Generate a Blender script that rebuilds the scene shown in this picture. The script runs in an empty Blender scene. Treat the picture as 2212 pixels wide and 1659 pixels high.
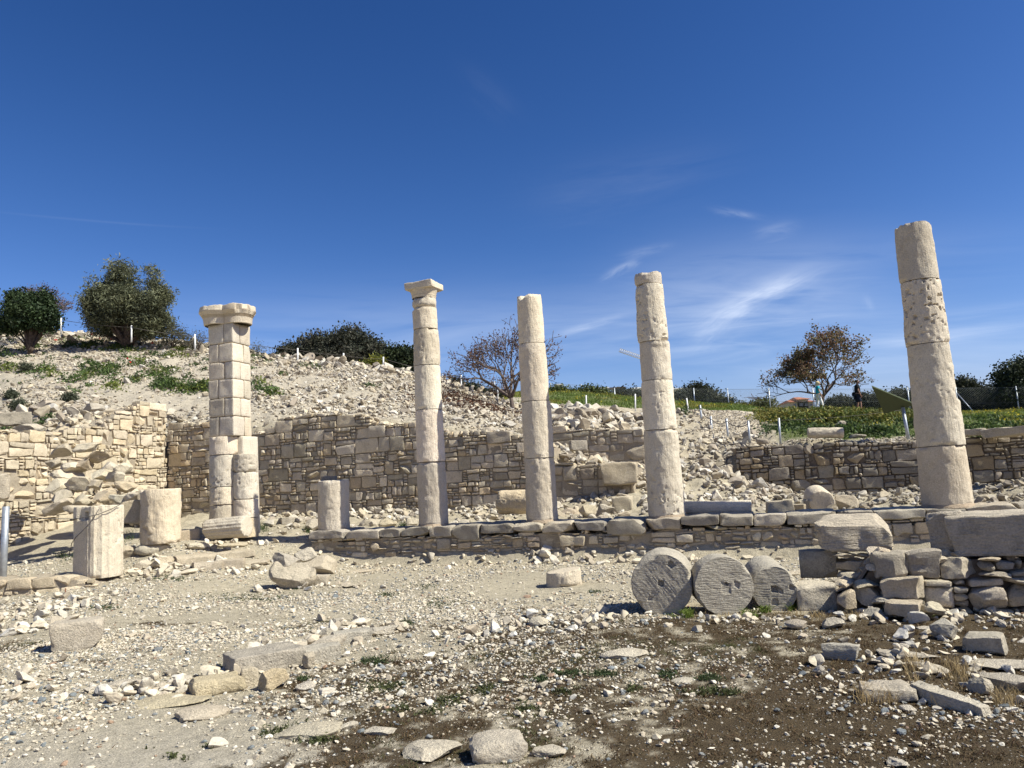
import bpy, math, random
import numpy as np
from mathutils import Vector, Matrix
R = math.radians
sc = bpy.context.scene
COL = sc.collection

# ------------------------------------------------------------------ survey: a photograph point + a distance -> a place in the world
F, CX, CY = 1662., 1106., 829.5
PITCH, ROLL = 7.1, 3.2
CAM = np.array([0., 0., 1.55])
_p, _r = R(90 + PITCH), R(-ROLL)
M = (np.array([[1, 0, 0], [0, math.cos(_p), -math.sin(_p)], [0, math.sin(_p), math.cos(_p)]])
     @ np.array([[math.cos(_r), -math.sin(_r), 0], [math.sin(_r), math.cos(_r), 0], [0, 0, 1]]))
def ray(u, v): return M @ np.array([(u - CX) / F, (CY - v) / F, -1.])
def atY(u, v, Y):
    d = ray(u, v); return CAM + d * Y / d[1]
EV = np.array([.9541, -.2993]); NV = np.array([.2993, .9541]); T0 = 14.50      # colonnade direction / its normal
def atT(u, v, t):
    d = ray(u, v); k = (T0 + t) / (d[:2] @ NV); return CAM + d * k
def atZ(u, v, z):
    d = ray(u, v); return CAM + d * ((z - CAM[2]) / d[2])
def ST(s, t, z=0.): 
    q = EV * s + NV * (T0 + t); return np.array([q[0], q[1], z])
def s_of(p): return float(EV @ p[:2])
def t_of(p): return float(NV @ p[:2] - T0)

# ------------------------------------------------------------------ noise
def _h(ix, iy, iz, seed):
    with np.errstate(over='ignore'):
        n = (ix.astype(np.uint32) * np.uint32(374761393) + iy.astype(np.uint32) * np.uint32(668265263)
             + iz.astype(np.uint32) * np.uint32(2246822519) + np.uint32((seed * 3266489917) & 0xffffffff))
        n = (n ^ (n >> np.uint32(13))) * np.uint32(1274126177)
        n = n ^ (n >> np.uint32(16))
    return (n & np.uint32(0xffffff)).astype(np.float64) / 8388607.5 - 1.0
def vnoise(p, seed=0):
    p = np.asarray(p, float)
    i = np.floor(p).astype(np.int64); f = p - i; w = f * f * f * (f * (f * 6 - 15) + 10)
    x, y, z = i[:, 0], i[:, 1], i[:, 2]; out = 0
    for dx in (0, 1):
        wx = w[:, 0] if dx else 1 - w[:, 0]
        for dy in (0, 1):
            wy = w[:, 1] if dy else 1 - w[:, 1]
            for dz in (0, 1):
                wz = w[:, 2] if dz else 1 - w[:, 2]
                out = out + _h(x + dx, y + dy, z + dz, seed) * wx * wy * wz
    return out
def fbm(p, o=4, seed=0, gain=.5):
    p = np.asarray(p, float); a, s, out = 1., 0., 0.
    for k in range(o):
        out = out + a * vnoise(p * (2.03 ** k) + 17.3 * k, seed + k); s += a; a *= gain
    return out / s * 1.4
def sst(a, b, x):
    x = np.clip((np.asarray(x, float) - a) / (b - a), 0, 1); return x * x * (3 - 2 * x)

# ------------------------------------------------------------------ mesh helpers
class MB:
    def __init__(self): self.v, self.q, self.t, self.c, self.n = [], [], [], [], 0
    def add(self, v, f, col=None):
        v = np.asarray(v, float); f = np.asarray(f, np.int64)
        (self.q if f.shape[1] == 4 else self.t).append(f + self.n)
        self.v.append(v); self.n += len(v)
        c = np.ones((len(v), 3)) if col is None else np.broadcast_to(np.asarray(col, float), (len(v), 3))
        self.c.append(c); return self
    def build(self, name, m, parent=None, origin=None, smooth=True, sharp=0):
        v = np.concatenate(self.v)
        if origin is None: origin = np.zeros(3)
        origin = np.asarray(origin, float)
        me = bpy.data.meshes.new(name)
        q = np.concatenate(self.q) if self.q else np.zeros((0, 4), np.int64)
        t = np.concatenate(self.t) if self.t else np.zeros((0, 3), np.int64)
        me.vertices.add(len(v)); me.vertices.foreach_set('co', (v - origin).astype(np.float32).ravel())
        loops = np.concatenate([q.ravel(), t.ravel()]).astype(np.int32)
        me.loops.add(len(loops)); me.loops.foreach_set('vertex_index', loops)
        nf = len(q) + len(t); me.polygons.add(nf)
        st = np.concatenate([np.arange(len(q)) * 4, len(q) * 4 + np.arange(len(t)) * 3]).astype(np.int32)
        me.polygons.foreach_set('loop_start', st)
        me.polygons.foreach_set('use_smooth', np.full(nf, smooth))
        at = me.attributes.new('col', 'FLOAT_COLOR', 'POINT')
        c = np.ones((len(v), 4), np.float32); c[:, :3] = np.concatenate(self.c)
        at.data.foreach_set('color', c.ravel())
        me.update(calc_edges=True); me.validate()
        if m is not None: me.materials.append(m)
        if smooth and sharp: me.set_sharp_from_angle(angle=R(sharp))
        o = bpy.data.objects.new(name, me); COL.objects.link(o)
        o.location = origin
        if parent is not None: setpar(o, parent)
        return o
def setpar(o, p):
    o.parent = p; o.location = Vector(o.location) - Vector(p.location)
def tag(o, label=None, cat=None, group=None, kind=None):
    if label: o['label'] = label
    if cat: o['category'] = cat; o['kind'] = 'thing'
    if group: o['group'] = group
    if kind: o['kind'] = kind
    return o
def empty(name, loc, label, cat, group=None):
    o = bpy.data.objects.new(name, None); COL.objects.link(o); o.location = loc; o.empty_display_size = .2
    return tag(o, label, cat, group)

def _ico(level):
    import bmesh
    b = bmesh.new(); bmesh.ops.create_icosphere(b, subdivisions=level + 1, radius=1.)
    b.verts.ensure_lookup_table()
    v = np.array([x.co[:] for x in b.verts]); f = np.array([[x.index for x in g.verts] for g in b.faces]); b.free()
    return v / np.linalg.norm(v, axis=1)[:, None], f
ICO = {}
def ico(l):
    if l not in ICO: ICO[l] = _ico(l)
    return ICO[l]
CUBES = {}
def cube_grid(n):
    if n in CUBES: return CUBES[n]
    vs, fs, idx = [], [], {}
    def vid(k):
        if k not in idx: idx[k] = len(vs); vs.append(k)
        return idx[k]
    for ax in range(3):
        a, b = (ax + 1) % 3, (ax + 2) % 3
        for side in (0, n[ax]):
            for i in range(n[a]):
                for j in range(n[b]):
                    qd = []
                    for (di, dj) in ((0, 0), (1, 0), (1, 1), (0, 1)):
                        k = [0, 0, 0]; k[ax] = side; k[a] = i + di; k[b] = j + dj; qd.append(vid(tuple(k)))
                    fs.append(qd if side else qd[::-1])
    c = np.array(vs, float) / np.array(n) * 2 - 1
    c = np.sin(c * math.pi / 2)
    CUBES[n] = (c, np.array(fs)); return CUBES[n]
def block(size, seed, n=(6, 6, 6), r=.03, amp=.012, chips=3, chip=(.86, .98), fr=4., skew=0., warp=0.):
    """weathered ashlar: a box with worn edges, broken corners and an uneven skin (centred)"""
    rg = np.random.default_rng(seed)
    c, f = cube_grid(n); h = np.asarray(size, float) / 2
    p = c * h; r = min(r, h.min() * .9); off = rg.uniform(0, 50, 3)
    rr = r * (1 + .6 * vnoise(p * 6 / max(h.max(), .1) * .5 + off, seed))[:, None]
    inner = np.clip(p, -(h - rr), h - rr); d = p - inner
    l = np.linalg.norm(d, axis=1)[:, None]
    p = np.where(l > 1e-9, inner + d / np.maximum(l, 1e-9) * np.minimum(rr, l), p)
    for k in range(chips):
        nn = rg.choice([-1, 1], 3) * rg.uniform(.25, 1, 3)
        if rg.random() < .5: nn[rg.integers(3)] *= .15
        nn = nn / h; nn /= np.linalg.norm(nn)
        o = np.abs(nn) @ h * rg.uniform(*chip)
        p = p - np.maximum(p @ nn - o, 0)[:, None] * nn
    if skew:
        p[:, 0] *= 1 + skew * rg.uniform(-1, 1) * p[:, 2] / h[2]; p[:, 2] *= 1 + skew * rg.uniform(-1, 1) * p[:, 0] / h[0]
    if warp: p = p + warp * h.min() * np.stack([fbm(p * .9 / h.min() * .5 + off + 9 * k, 2, seed + k) for k in range(3)], -1)
    dr = c / np.linalg.norm(c, axis=1)[:, None]
    p = p + dr * (amp * fbm(p * fr + off, 4, seed))[:, None]
    return p, f
def rock(size, seed, lvl=3, planes=12, amp=.07, off=(.5, .85), fr=2.2, sq=0.):
    rg = np.random.default_rng(seed)
    v, f = ico(lvl); p = v.copy()
    if sq: 
        m = np.abs(p).max(1)[:, None]; p = p * (1 - sq) + p / m * .8 * sq
    for k in range(planes):
        nn = rg.normal(size=3); nn /= np.linalg.norm(nn)
        p = p - np.maximum(p @ nn - rg.uniform(*off), 0)[:, None] * nn
    p = p + v * (amp * fbm(p * fr + rg.uniform(0, 40, 3), 4, seed))[:, None]
    lo, hi = p.min(0), p.max(0)
    p = (p - (lo + hi) / 2) / (hi - lo) * np.asarray(size, float)
    return p, f
def rotz(p, a):
    c, s = math.cos(a), math.sin(a); q = p.copy()
    q[:, 0] = p[:, 0] * c - p[:, 1] * s; q[:, 1] = p[:, 0] * s + p[:, 1] * c; return q
def rotx(p, a):
    c, s = math.cos(a), math.sin(a); q = p.copy()
    q[:, 1] = p[:, 1] * c - p[:, 2] * s; q[:, 2] = p[:, 1] * s + p[:, 2] * c; return q
def roty(p, a):
    c, s = math.cos(a), math.sin(a); q = p.copy()
    q[:, 0] = p[:, 0] * c + p[:, 2] * s; q[:, 2] = -p[:, 0] * s + p[:, 2] * c; return q
def rotmats(n, rg, tilt=.5):
    """random orientations: full spin, limited tilt"""
    a, b, g = rg.uniform(0, 6.283, n), rg.normal(0, tilt, n), rg.normal(0, tilt, n)
    ca, sa, cb, sb, cg, sg = np.cos(a), np.sin(a), np.cos(b), np.sin(b), np.cos(g), np.sin(g)
    Z = np.zeros((n, 3, 3)); X = Z.copy(); Y = Z.copy()
    Z[:, 0, 0] = ca; Z[:, 0, 1] = -sa; Z[:, 1, 0] = sa; Z[:, 1, 1] = ca; Z[:, 2, 2] = 1
    X[:, 1, 1] = cb; X[:, 1, 2] = -sb; X[:, 2, 1] = sb; X[:, 2, 2] = cb; X[:, 0, 0] = 1
    Y[:, 0, 0] = cg; Y[:, 0, 2] = sg; Y[:, 2, 0] = -sg; Y[:, 2, 2] = cg; Y[:, 1, 1] = 1
    return X @ Y @ Z
def tube(pts, rad, sides=6, cap=True):
    pts = np.asarray(pts, float); n = len(pts); rad = np.broadcast_to(np.asarray(rad, float), (n,))
    d = np.gradient(pts, axis=0); d /= np.linalg.norm(d, axis=1)[:, None] + 1e-12
    a = np.where(np.abs(d[:, 2:3]) < .9, np.array([[0, 0, 1.]]), np.array([[1., 0, 0]]))
    x = np.cross(d, a); x /= np.linalg.norm(x, axis=1)[:, None]; y = np.cross(d, x)
    th = np.arange(sides) / sides * 2 * math.pi
    v = pts[:, None] + rad[:, None, None] * (np.cos(th)[None, :, None] * x[:, None] + np.sin(th)[None, :, None] * y[:, None])
    v = v.reshape(-1, 3); i = np.arange(n - 1)[:, None] * sides; j = np.arange(sides)[None]; jn = (j + 1) % sides
    f = np.stack([i + j, i + jn, i + sides + jn, i + sides + j], -1).reshape(-1, 4)
    if cap and sides == 4: f = np.concatenate([f, [[3, 2, 1, 0], [len(v) - 4, len(v) - 3, len(v) - 2, len(v) - 1]]])
    elif cap:
        e = [[0, j + 1, j] for j in range(1, sides - 1)] + [[len(v) - sides, len(v) - sides + j, len(v) - sides + j + 1] for j in range(1, sides - 1)]
        f = np.concatenate([f, [[a, a, b, c] for a, b, c in e]]) if False else f
        return v, f, np.array(e)
    return v, f
def add_tube(mb, pts, rad, sides=6, col=None):
    r = tube(pts, rad, sides)
    n0 = mb.n; mb.add(r[0], r[1], col)
    if len(r) == 3: mb.t.append(r[2] + n0)
def add_box(mb, c, size, rz=0., col=None, n=(1, 1, 1), ry=0., rx=0.):
    g, f = cube_grid(n); p = g * np.asarray(size, float) / 2
    if rx: p = rotx(p, rx)
    if ry: p = roty(p, ry)
    mb.add(rotz(p, rz) + np.asarray(c, float), f, col)

# ------------------------------------------------------------------ materials
def nodes(name):
    m = bpy.data.materials.new(name); m.use_nodes = True; nt = m.node_tree
    b = nt.nodes['Principled BSDF']; b.inputs['Roughness'].default_value = .92
    b.inputs['Specular IOR Level'].default_value = .15
    return m, nt, b
def N(nt, t, **k):
    n = nt.nodes.new(t)
    for a, b in k.items():
        if a in n.inputs: n.inputs[a].default_value = b
        else: setattr(n, a, b)
    return n
def ramp(nt, src, stops):
    r = nt.nodes.new('ShaderNodeValToRGB'); e = r.color_ramp.elements
    while len(e) < len(stops): e.new(.5)
    for x, (p, c) in zip(e, stops): x.position = p; x.color = (*c, 1) if len(c) == 3 else c
    nt.links.new(src, r.inputs[0]); return r.outputs[0]
def mix(nt, a, b, fac, mode='MIX'):
    n = nt.nodes.new('ShaderNodeMix'); n.data_type = 'RGBA'; n.blend_type = mode
    for s, x in ((6, a), (7, b), (0, fac)):
        if hasattr(x, 'links'): nt.links.new(x, n.inputs[s])
        else: n.inputs[s].default_value = (*x, 1) if isinstance(x, tuple) else x
    return n.outputs[2]
def g3(x): return (x, x, x)
def stone_mat(name, base, pale, stain, stain_amt=.5, bump=.5, scale=1., attr=True, pits=.0, streak=False, fine=1., tool=False, n2s=5.5):
    m, nt, b = nodes(name); L = nt.links.new
    tc = N(nt, 'ShaderNodeTexCoord'); mp = N(nt, 'ShaderNodeMapping'); L(tc.outputs['Object'], mp.inputs[0])
    mp.inputs['Scale'].default_value = (scale,) * 3
    n1 = N(nt, 'ShaderNodeTexNoise', Scale=1.7, Detail=7., Roughness=.6); L(mp.outputs[0], n1.inputs[0])
    n2 = N(nt, 'ShaderNodeTexNoise', Scale=n2s, Detail=8., Roughness=.65, Distortion=.4); L(mp.outputs[0], n2.inputs[0])
    n3 = N(nt, 'ShaderNodeTexNoise', Scale=55., Detail=6., Roughness=.7); L(mp.outputs[0], n3.inputs[0])
    base, pale, stain = [tuple(x * .82 + .19 * (q[0] * .3 + q[1] * .6 + q[2] * .1) for x in q) for q in (base, pale, stain)]
    c = ramp(nt, n1.outputs[0], [(.32, base), (.66, pale)])
    sf = ramp(nt, n2.outputs[0], [(.50, g3(0)), (.72, g3(stain_amt))])
    c = mix(nt, c, stain, sf)
    c = mix(nt, c, ramp(nt, n3.outputs[0], [(.25, g3(.62)), (.75, g3(1.22))]), 1., 'MULTIPLY')
    if attr:
        at = N(nt, 'ShaderNodeAttribute', attribute_name='col'); c = mix(nt, c, at.outputs[0], 1., 'MULTIPLY')
    h = N(nt, 'ShaderNodeMath', operation='MULTIPLY_ADD'); L(n2.outputs[0], h.inputs[0]); h.inputs[1].default_value = 1.2; L(n3.outputs[0], h.inputs[2])
    hh = h.outputs[0]
    if pits:
        vo = N(nt, 'ShaderNodeTexVoronoi', Scale=16.); L(mp.outputs[0], vo.inputs[0])
        pr = ramp(nt, vo.outputs[0], [(.06, g3(0)), (.26, g3(1))])
        ms = ramp(nt, n2.outputs[0], [(.45, g3(0)), (.6, g3(1))])
        pr = mix(nt, g3(1), pr, ms)
        h2 = N(nt, 'ShaderNodeMath', operation='MULTIPLY_ADD'); L(pr, h2.inputs[0]); h2.inputs[1].default_value = pits; L(hh, h2.inputs[2]); hh = h2.outputs[0]
    if streak:
        m2 = N(nt, 'ShaderNodeMapping'); L(tc.outputs['Object'], m2.inputs[0]); m2.inputs['Scale'].default_value = (38, 38, 4.5)
        n4 = N(nt, 'ShaderNodeTexNoise', Scale=1., Detail=3.); L(m2.outputs[0], n4.inputs[0])
        h3 = N(nt, 'ShaderNodeMath', operation='MULTIPLY_ADD'); L(n4.outputs[0], h3.inputs[0]); h3.inputs[1].default_value = 1.; L(hh, h3.inputs[2]); hh = h3.outputs[0]
    if tool:
        m3 = N(nt, 'ShaderNodeMapping'); L(tc.outputs['Object'], m3.inputs[0]); m3.inputs['Rotation'].default_value = (.3, .75, 0); m3.inputs['Scale'].default_value = tuple(x * float(tool) for x in (6, 20, 46))
        n5 = N(nt, 'ShaderNodeTexNoise', Scale=1., Detail=3., Distortion=.3); L(m3.outputs[0], n5.inputs[0])
        h4 = N(nt, 'ShaderNodeMath', operation='MULTIPLY_ADD'); L(n5.outputs[0], h4.inputs[0]); h4.inputs[1].default_value = 1.6; L(hh, h4.inputs[2]); hh = h4.outputs[0]
    bp = N(nt, 'ShaderNodeBump', Strength=bump, Distance=.03 * fine); L(hh, bp.inputs['Height'])
    L(bp.outputs[0], b.inputs['Normal']); L(c, b.inputs['Base Color'])
    return m
def plain_mat(name, col, rough=.6, metal=0., spec=.3, var=.12, scale=20., attr=False):
    m, nt, b = nodes(name); L = nt.links.new
    b.inputs['Roughness'].default_value = rough; b.inputs['Metallic'].default_value = metal; b.inputs['Specular IOR Level'].default_value = spec
    tc = N(nt, 'ShaderNodeTexCoord'); n1 = N(nt, 'ShaderNodeTexNoise', Scale=scale, Detail=5.); L(tc.outputs['Object'], n1.inputs[0])
    c = mix(nt, tuple(col), ramp(nt, n1.outputs[0], [(.3, g3(1 - var * 1.5)), (.7, g3(1 + var))]), 1., 'MULTIPLY')
    if attr:
        at = N(nt, 'ShaderNodeAttribute', attribute_name='col'); c = mix(nt, c, at.outputs[0], 1., 'MULTIPLY')
    L(c, b.inputs['Base Color']); return m
def leaf_mat(name, trans=.25, rough=.6):
    m, nt, b = nodes(name); L = nt.links.new
    b.inputs['Roughness'].default_value = rough; b.inputs['Specular IOR Level'].default_value = .25
    at = N(nt, 'ShaderNodeAttribute', attribute_name='col'); L(at.outputs[0], b.inputs['Base Color'])
    if trans:
        tr = N(nt, 'ShaderNodeBsdfTranslucent'); L(at.outputs[0], tr.inputs[0])
        mx = N(nt, 'ShaderNodeMixShader'); mx.inputs[0].default_value = trans
        L(b.outputs[0], mx.inputs[1]); L(tr.outputs[0], mx.inputs[2]); L(mx.outputs[0], nt.nodes['Material Output'].inputs[0])
    return m
CREAM = stone_mat('cream_limestone', (.58, .495, .365), (.65, .57, .44), (.39, .315, .22), .42, .5, pits=.7, streak=True)
GREY = stone_mat('grey_weathered_limestone', (.33, .295, .235), (.46, .41, .325), (.15, .138, .115), .75, .9, pits=.6)
GREYT = stone_mat('tool_marked_grey_limestone', (.37, .33, .265), (.50, .445, .35), (.15, .14, .12), .85, 1., tool=1., n2s=3.4)
TOOLED = stone_mat('tooled_limestone', (.42, .375, .295), (.50, .45, .36), (.27, .24, .19), .5, .7, tool=1.9)
WALLST = stone_mat('wall_limestone', (.56, .465, .315), (.64, .545, .39), (.34, .27, .175), .55, 1.)
MORTAR = stone_mat('lime_mortar', (.36, .29, .195), (.43, .355, .25), (.22, .175, .115), .6, .9)
DRYST = stone_mat('field_stone', (.39, .335, .25), (.48, .42, .325), (.21, .185, .145), .55, .9)
RUBBLE = stone_mat('rubble_limestone', (.51, .44, .325), (.59, .52, .40), (.31, .26, .19), .5, .8)
ROCKM = stone_mat('pale_limestone', (.48, .41, .305), (.57, .50, .385), (.26, .225, .175), .55, .9)
PEB = stone_mat('pebble_stone', (.80, .79, .765), (.90, .89, .86), (.58, .57, .55), .5, .3, fine=.4)
METAL = plain_mat('galvanised_steel', (.40, .43, .46), .45, .6)
WHITEP = plain_mat('white_painted_steel', (.75, .75, .73), .5)
ROPE = plain_mat('dark_rope', (.10, .09, .08), .9)
WIRE = plain_mat('fence_wire', (.20, .22, .22), .7, .1)
BARK = plain_mat('bark', (.075, .055, .042), .95, var=.4, scale=9.)
TWIG = plain_mat('grey_twigs', (.13, .10, .085), .95, var=.3, scale=9.)
LEAF = leaf_mat('leaves'); GRASSM = leaf_mat('grass_blades', .3)

# ------------------------------------------------------------------ terrain
PROF = {  # photograph column -> list of (distance behind the colonnade, photograph row or 'z')
 -900: [(-9, 'z0'), (-4, 'z.3'), (0, 'z1.0'), (3, 'z1.8'), (20, 'z9.5'), (24, 'z9.2'), (60, 'z9.5'), (300, 'z9')],
 0:    [(-7, 'z0'), (-3.4, 'z.30'), (-1.2, 'z.5'), (1, 1110), (2.4, 1068), (3.0, 960), (5.5, 900), (9.5, 835), (15, 765), (20, 712), (24, 'z8.8'), (60, 'z9.2'), (300, 'z9')],
 180:  [(-7, 'z0'), (-3.9, 'z.24'), (-2.6, 'z.5'), (0, 1165), (2, 1108), (3.4, 945), (5.5, 892), (10, 830), (16, 765), (20, 722), (24, 'z8.8'), (60, 'z9'), (300, 'z9')],
 360:  [(-6, 'z0'), (-3.6, 'z.2'), (-2.9, 'z.38'), (-2.4, 'z.62'), (-.5, 'z.66'), (4.25, 1112), (4.75, 930), (7, 885), (11, 830), (16, 778), (20, 737), (24, 'z8.2'), (60, 'z8.5'), (300, 'z9')],
 560:  [(-4.5, 'z0'), (-2.6, 'z.1'), (-1.5, 'z.3'), (-.7, 'z.5'), (.5, 'z.58'), (4.25, 1114), (4.75, 925), (7, 880), (12, 832), (20, 771), (24, 'z7.2'), (60, 'z7.5'), (300, 'z9')],
 760:  [(-.6, 'z0'), (-.1, 'z.55'), (4.25, 1110), (4.75, 912), (7, 885), (12, 843), (20, 787), (24, 'z6.6'), (60, 'z6.5'), (300, 'z9')],
 940:  [(-.6, 'z0'), (-.1, 'z.55'), (4.25, 1102), (4.75, 925), (7, 895), (12, 865), (19, 818), (24, 'z5.6'), (60, 'z5.6'), (300, 'z14')],
 1110: [(-.6, 'z0'), (-.1, 'z.55'), (4.25, 1096), (4.75, 945), (7, 925), (12, 905), (18, 884), (24, 872), (34, 855), (40, 850), (60, 849), (300, 'z18')],
 1250: [(-.6, 'z0'), (-.1, 'z.55'), (3.9, 1090), (4.3, 1080), (4.6, 1010), (6.2, 990), (6.6, 940), (8, 908), (11, 895), (16, 884), (24, 876), (32, 862), (40, 848), (60, 846), (300, 'z18')],
 1400: [(-.6, 'z0'), (-.1, 'z.55'), (3, 1090), (5, 1040), (8, 965), (11, 915), (16, 893), (24, 884), (34, 868), (60, 862), (300, 'z18')],
 1540: [(-.6, 'z0'), (-.1, 'z.55'), (3, 1082), (5.5, 1030), (8, 975), (10, 945), (14, 908), (18, 893), (24, 887), (36, 876), (60, 872), (300, 'z18')],
 1600: [(-.6, 'z0'), (-.1, 'z.55'), (3, 1080), (6.38, 1050), (6.62, 975), (8, 958), (10, 938), (14, 908), (18, 897), (24, 890), (36, 878), (60, 874), (300, 'z17')],
 1660: [(-.6, 'z0'), (-.1, 'z.55'), (3, 1080), (6.38, 1066), (6.62, 966), (8, 950), (10, 932), (13, 908), (16, 899), (24, 894), (36, 889), (60, 886), (300, 'z16')],
 1800: [(-.6, 'z0'), (-.1, 'z.55'), (3, 1084), (6.38, 1074), (6.62, 956), (8, 948), (10, 932), (13, 902), (16, 897), (24, 895), (36, 893), (60, 890), (300, 'z15')],
 2000: [(-.6, 'z0'), (-.1, 'z.55'), (6.38, 1058), (6.62, 948), (8, 942), (10, 930), (14, 908), (24, 900), (36, 896), (60, 892), (300, 'z15')],
 2212: [(-.6, 'z0'), (-.1, 'z.55'), (6.38, 1044), (6.62, 940), (8, 936), (10, 928), (14, 915), (24, 900), (36, 890), (60, 886), (300, 'z15')],
 3200: [(-.6, 'z0'), (-.1, 'z.55'), (6.38, 'z.6'), (6.62, 'z2.1'), (14, 'z2.8'), (24, 'z4'), (60, 'z6'), (300, 'z15')],
}
_us = sorted(PROF); _prof = []
for u in _us:
    ts, zs = [], []
    for t, v in PROF[u]:
        ts.append(t); zs.append(float(v[1:]) if isinstance(v, str) else atT(u, v, t)[2])
    _prof.append((ts, zs))
def zbase(x, y):
    x, y = np.asarray(x, float), np.asarray(y, float)
    t = NV[0] * x + NV[1] * y - T0
    u = CX + F * x / np.maximum(y, .3)
    u = np.clip(u, _us[0], _us[-1] - 1e-6)
    Z = np.stack([np.interp(t, a, b) for a, b in _prof])
    k = np.clip(np.searchsorted(_us, u, side='right') - 1, 0, len(_us) - 2)
    ua = np.array(_us, float); w = (u - ua[k]) / (ua[k + 1] - ua[k])
    i = np.arange(len(u.ravel()))
    Zf = Z.reshape(len(_us), -1); k = k.ravel(); w = w.ravel()
    return (Zf[k, i] * (1 - w) + Zf[k + 1, i] * w).reshape(x.shape)
def zg(x, y):
    x, y = np.atleast_1d(np.asarray(x, float)), np.atleast_1d(np.asarray(y, float))
    t = NV[0] * x + NV[1] * y - T0
    P = np.stack([x, y, 0 * x], -1)
    rough = sst(0, 2, t) * .10 * sst(60, 30, t) if True else 0
    z = zbase(x, y) + (.022 + rough) * fbm(P * .9, 3, 5) + (.010 + rough * .5) * fbm(P * 4.1, 4, 9) * sst(40, 25, y)
    return z
def ground_hit(u, v):
    d = ray(u, v); ks = np.geomspace(2.5, 90, 900)
    p = CAM[None] + d[None] * (ks / d[1])[:, None]
    b = p[:, 2] < zg(p[:, 0], p[:, 1])
    i = int(np.argmax(b)) if b.any() else 899
    return p[i]

# patches of dry brown growth, green weeds, grass, bare trampled soil
def gmask(x, y):
    x, y = np.asarray(x, float), np.asarray(y, float)
    P = np.stack([x, y, 0 * x], -1)
    def blob(cx, cy, rx, ry): return np.exp(-(((x - cx) / rx) ** 2 + ((y - cy) / ry) ** 2))
    b = (1.5 * blob(2.5, 4.4, 2.1, 1.6) + .95 * blob(3.6, 6.9, 2.1, 1.3) + .85 * blob(.3, 7.1, 1.5, 2.1) + .62 * blob(-.1, 5.0, 1.2, .8) + .4 * blob(-1.3, 6.0, .9, .9)
         + .35 * blob(-3.9, 8.3, .8, .35) + .4 * blob(-1.2, 4.7, .6, .3) + .35 * blob(1.4, 8.6, 1.2, .5) + .3 * blob(-2.7, 4.75, .7, .2))
    n = fbm(P * np.array([1.1, 1.6, 1]), 5, 21)
    b = b + .46 * sst(5.0, 6.2, y) * sst(11.5, 9.5, y) * (.6 + .8 * fbm(P * np.array([.5, .9, 1]), 3, 23))
    brown = sst(.30, .62, b * .85 + .30 * n + .18 * fbm(P * 6, 3, 31) - .02)
    t = NV[0] * x + NV[1] * y - T0
    brown = brown * sst(-1., -3, t)
    u = CX + F * x / np.maximum(y, .3)
    grass = sst(7.2, 8.4, t) * sst(1650, 1690, u + 14 * n) * sst(9, 7, np.abs(t - 13) * 0)
    grass = np.maximum(grass, sst(20, 24, t + 1.5 * n) * sst(1090, 1200, u))
    grass = np.maximum(grass, sst(30, 33, t))
    path = sst(8.2, 9.2, t + .4 * n) * sst(1490, 1530, u - (t - 9) * 0 + 10 * n) * sst(1660, 1640, u) * sst(24, 20, t)
    smooth = blob(-2.6, 4.3, 2.1, 1.25)
    return brown, np.clip(grass, 0, 1), np.clip(path, 0, 1), np.clip(smooth * 1.25 + .25 * n * smooth, 0, 1)

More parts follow.
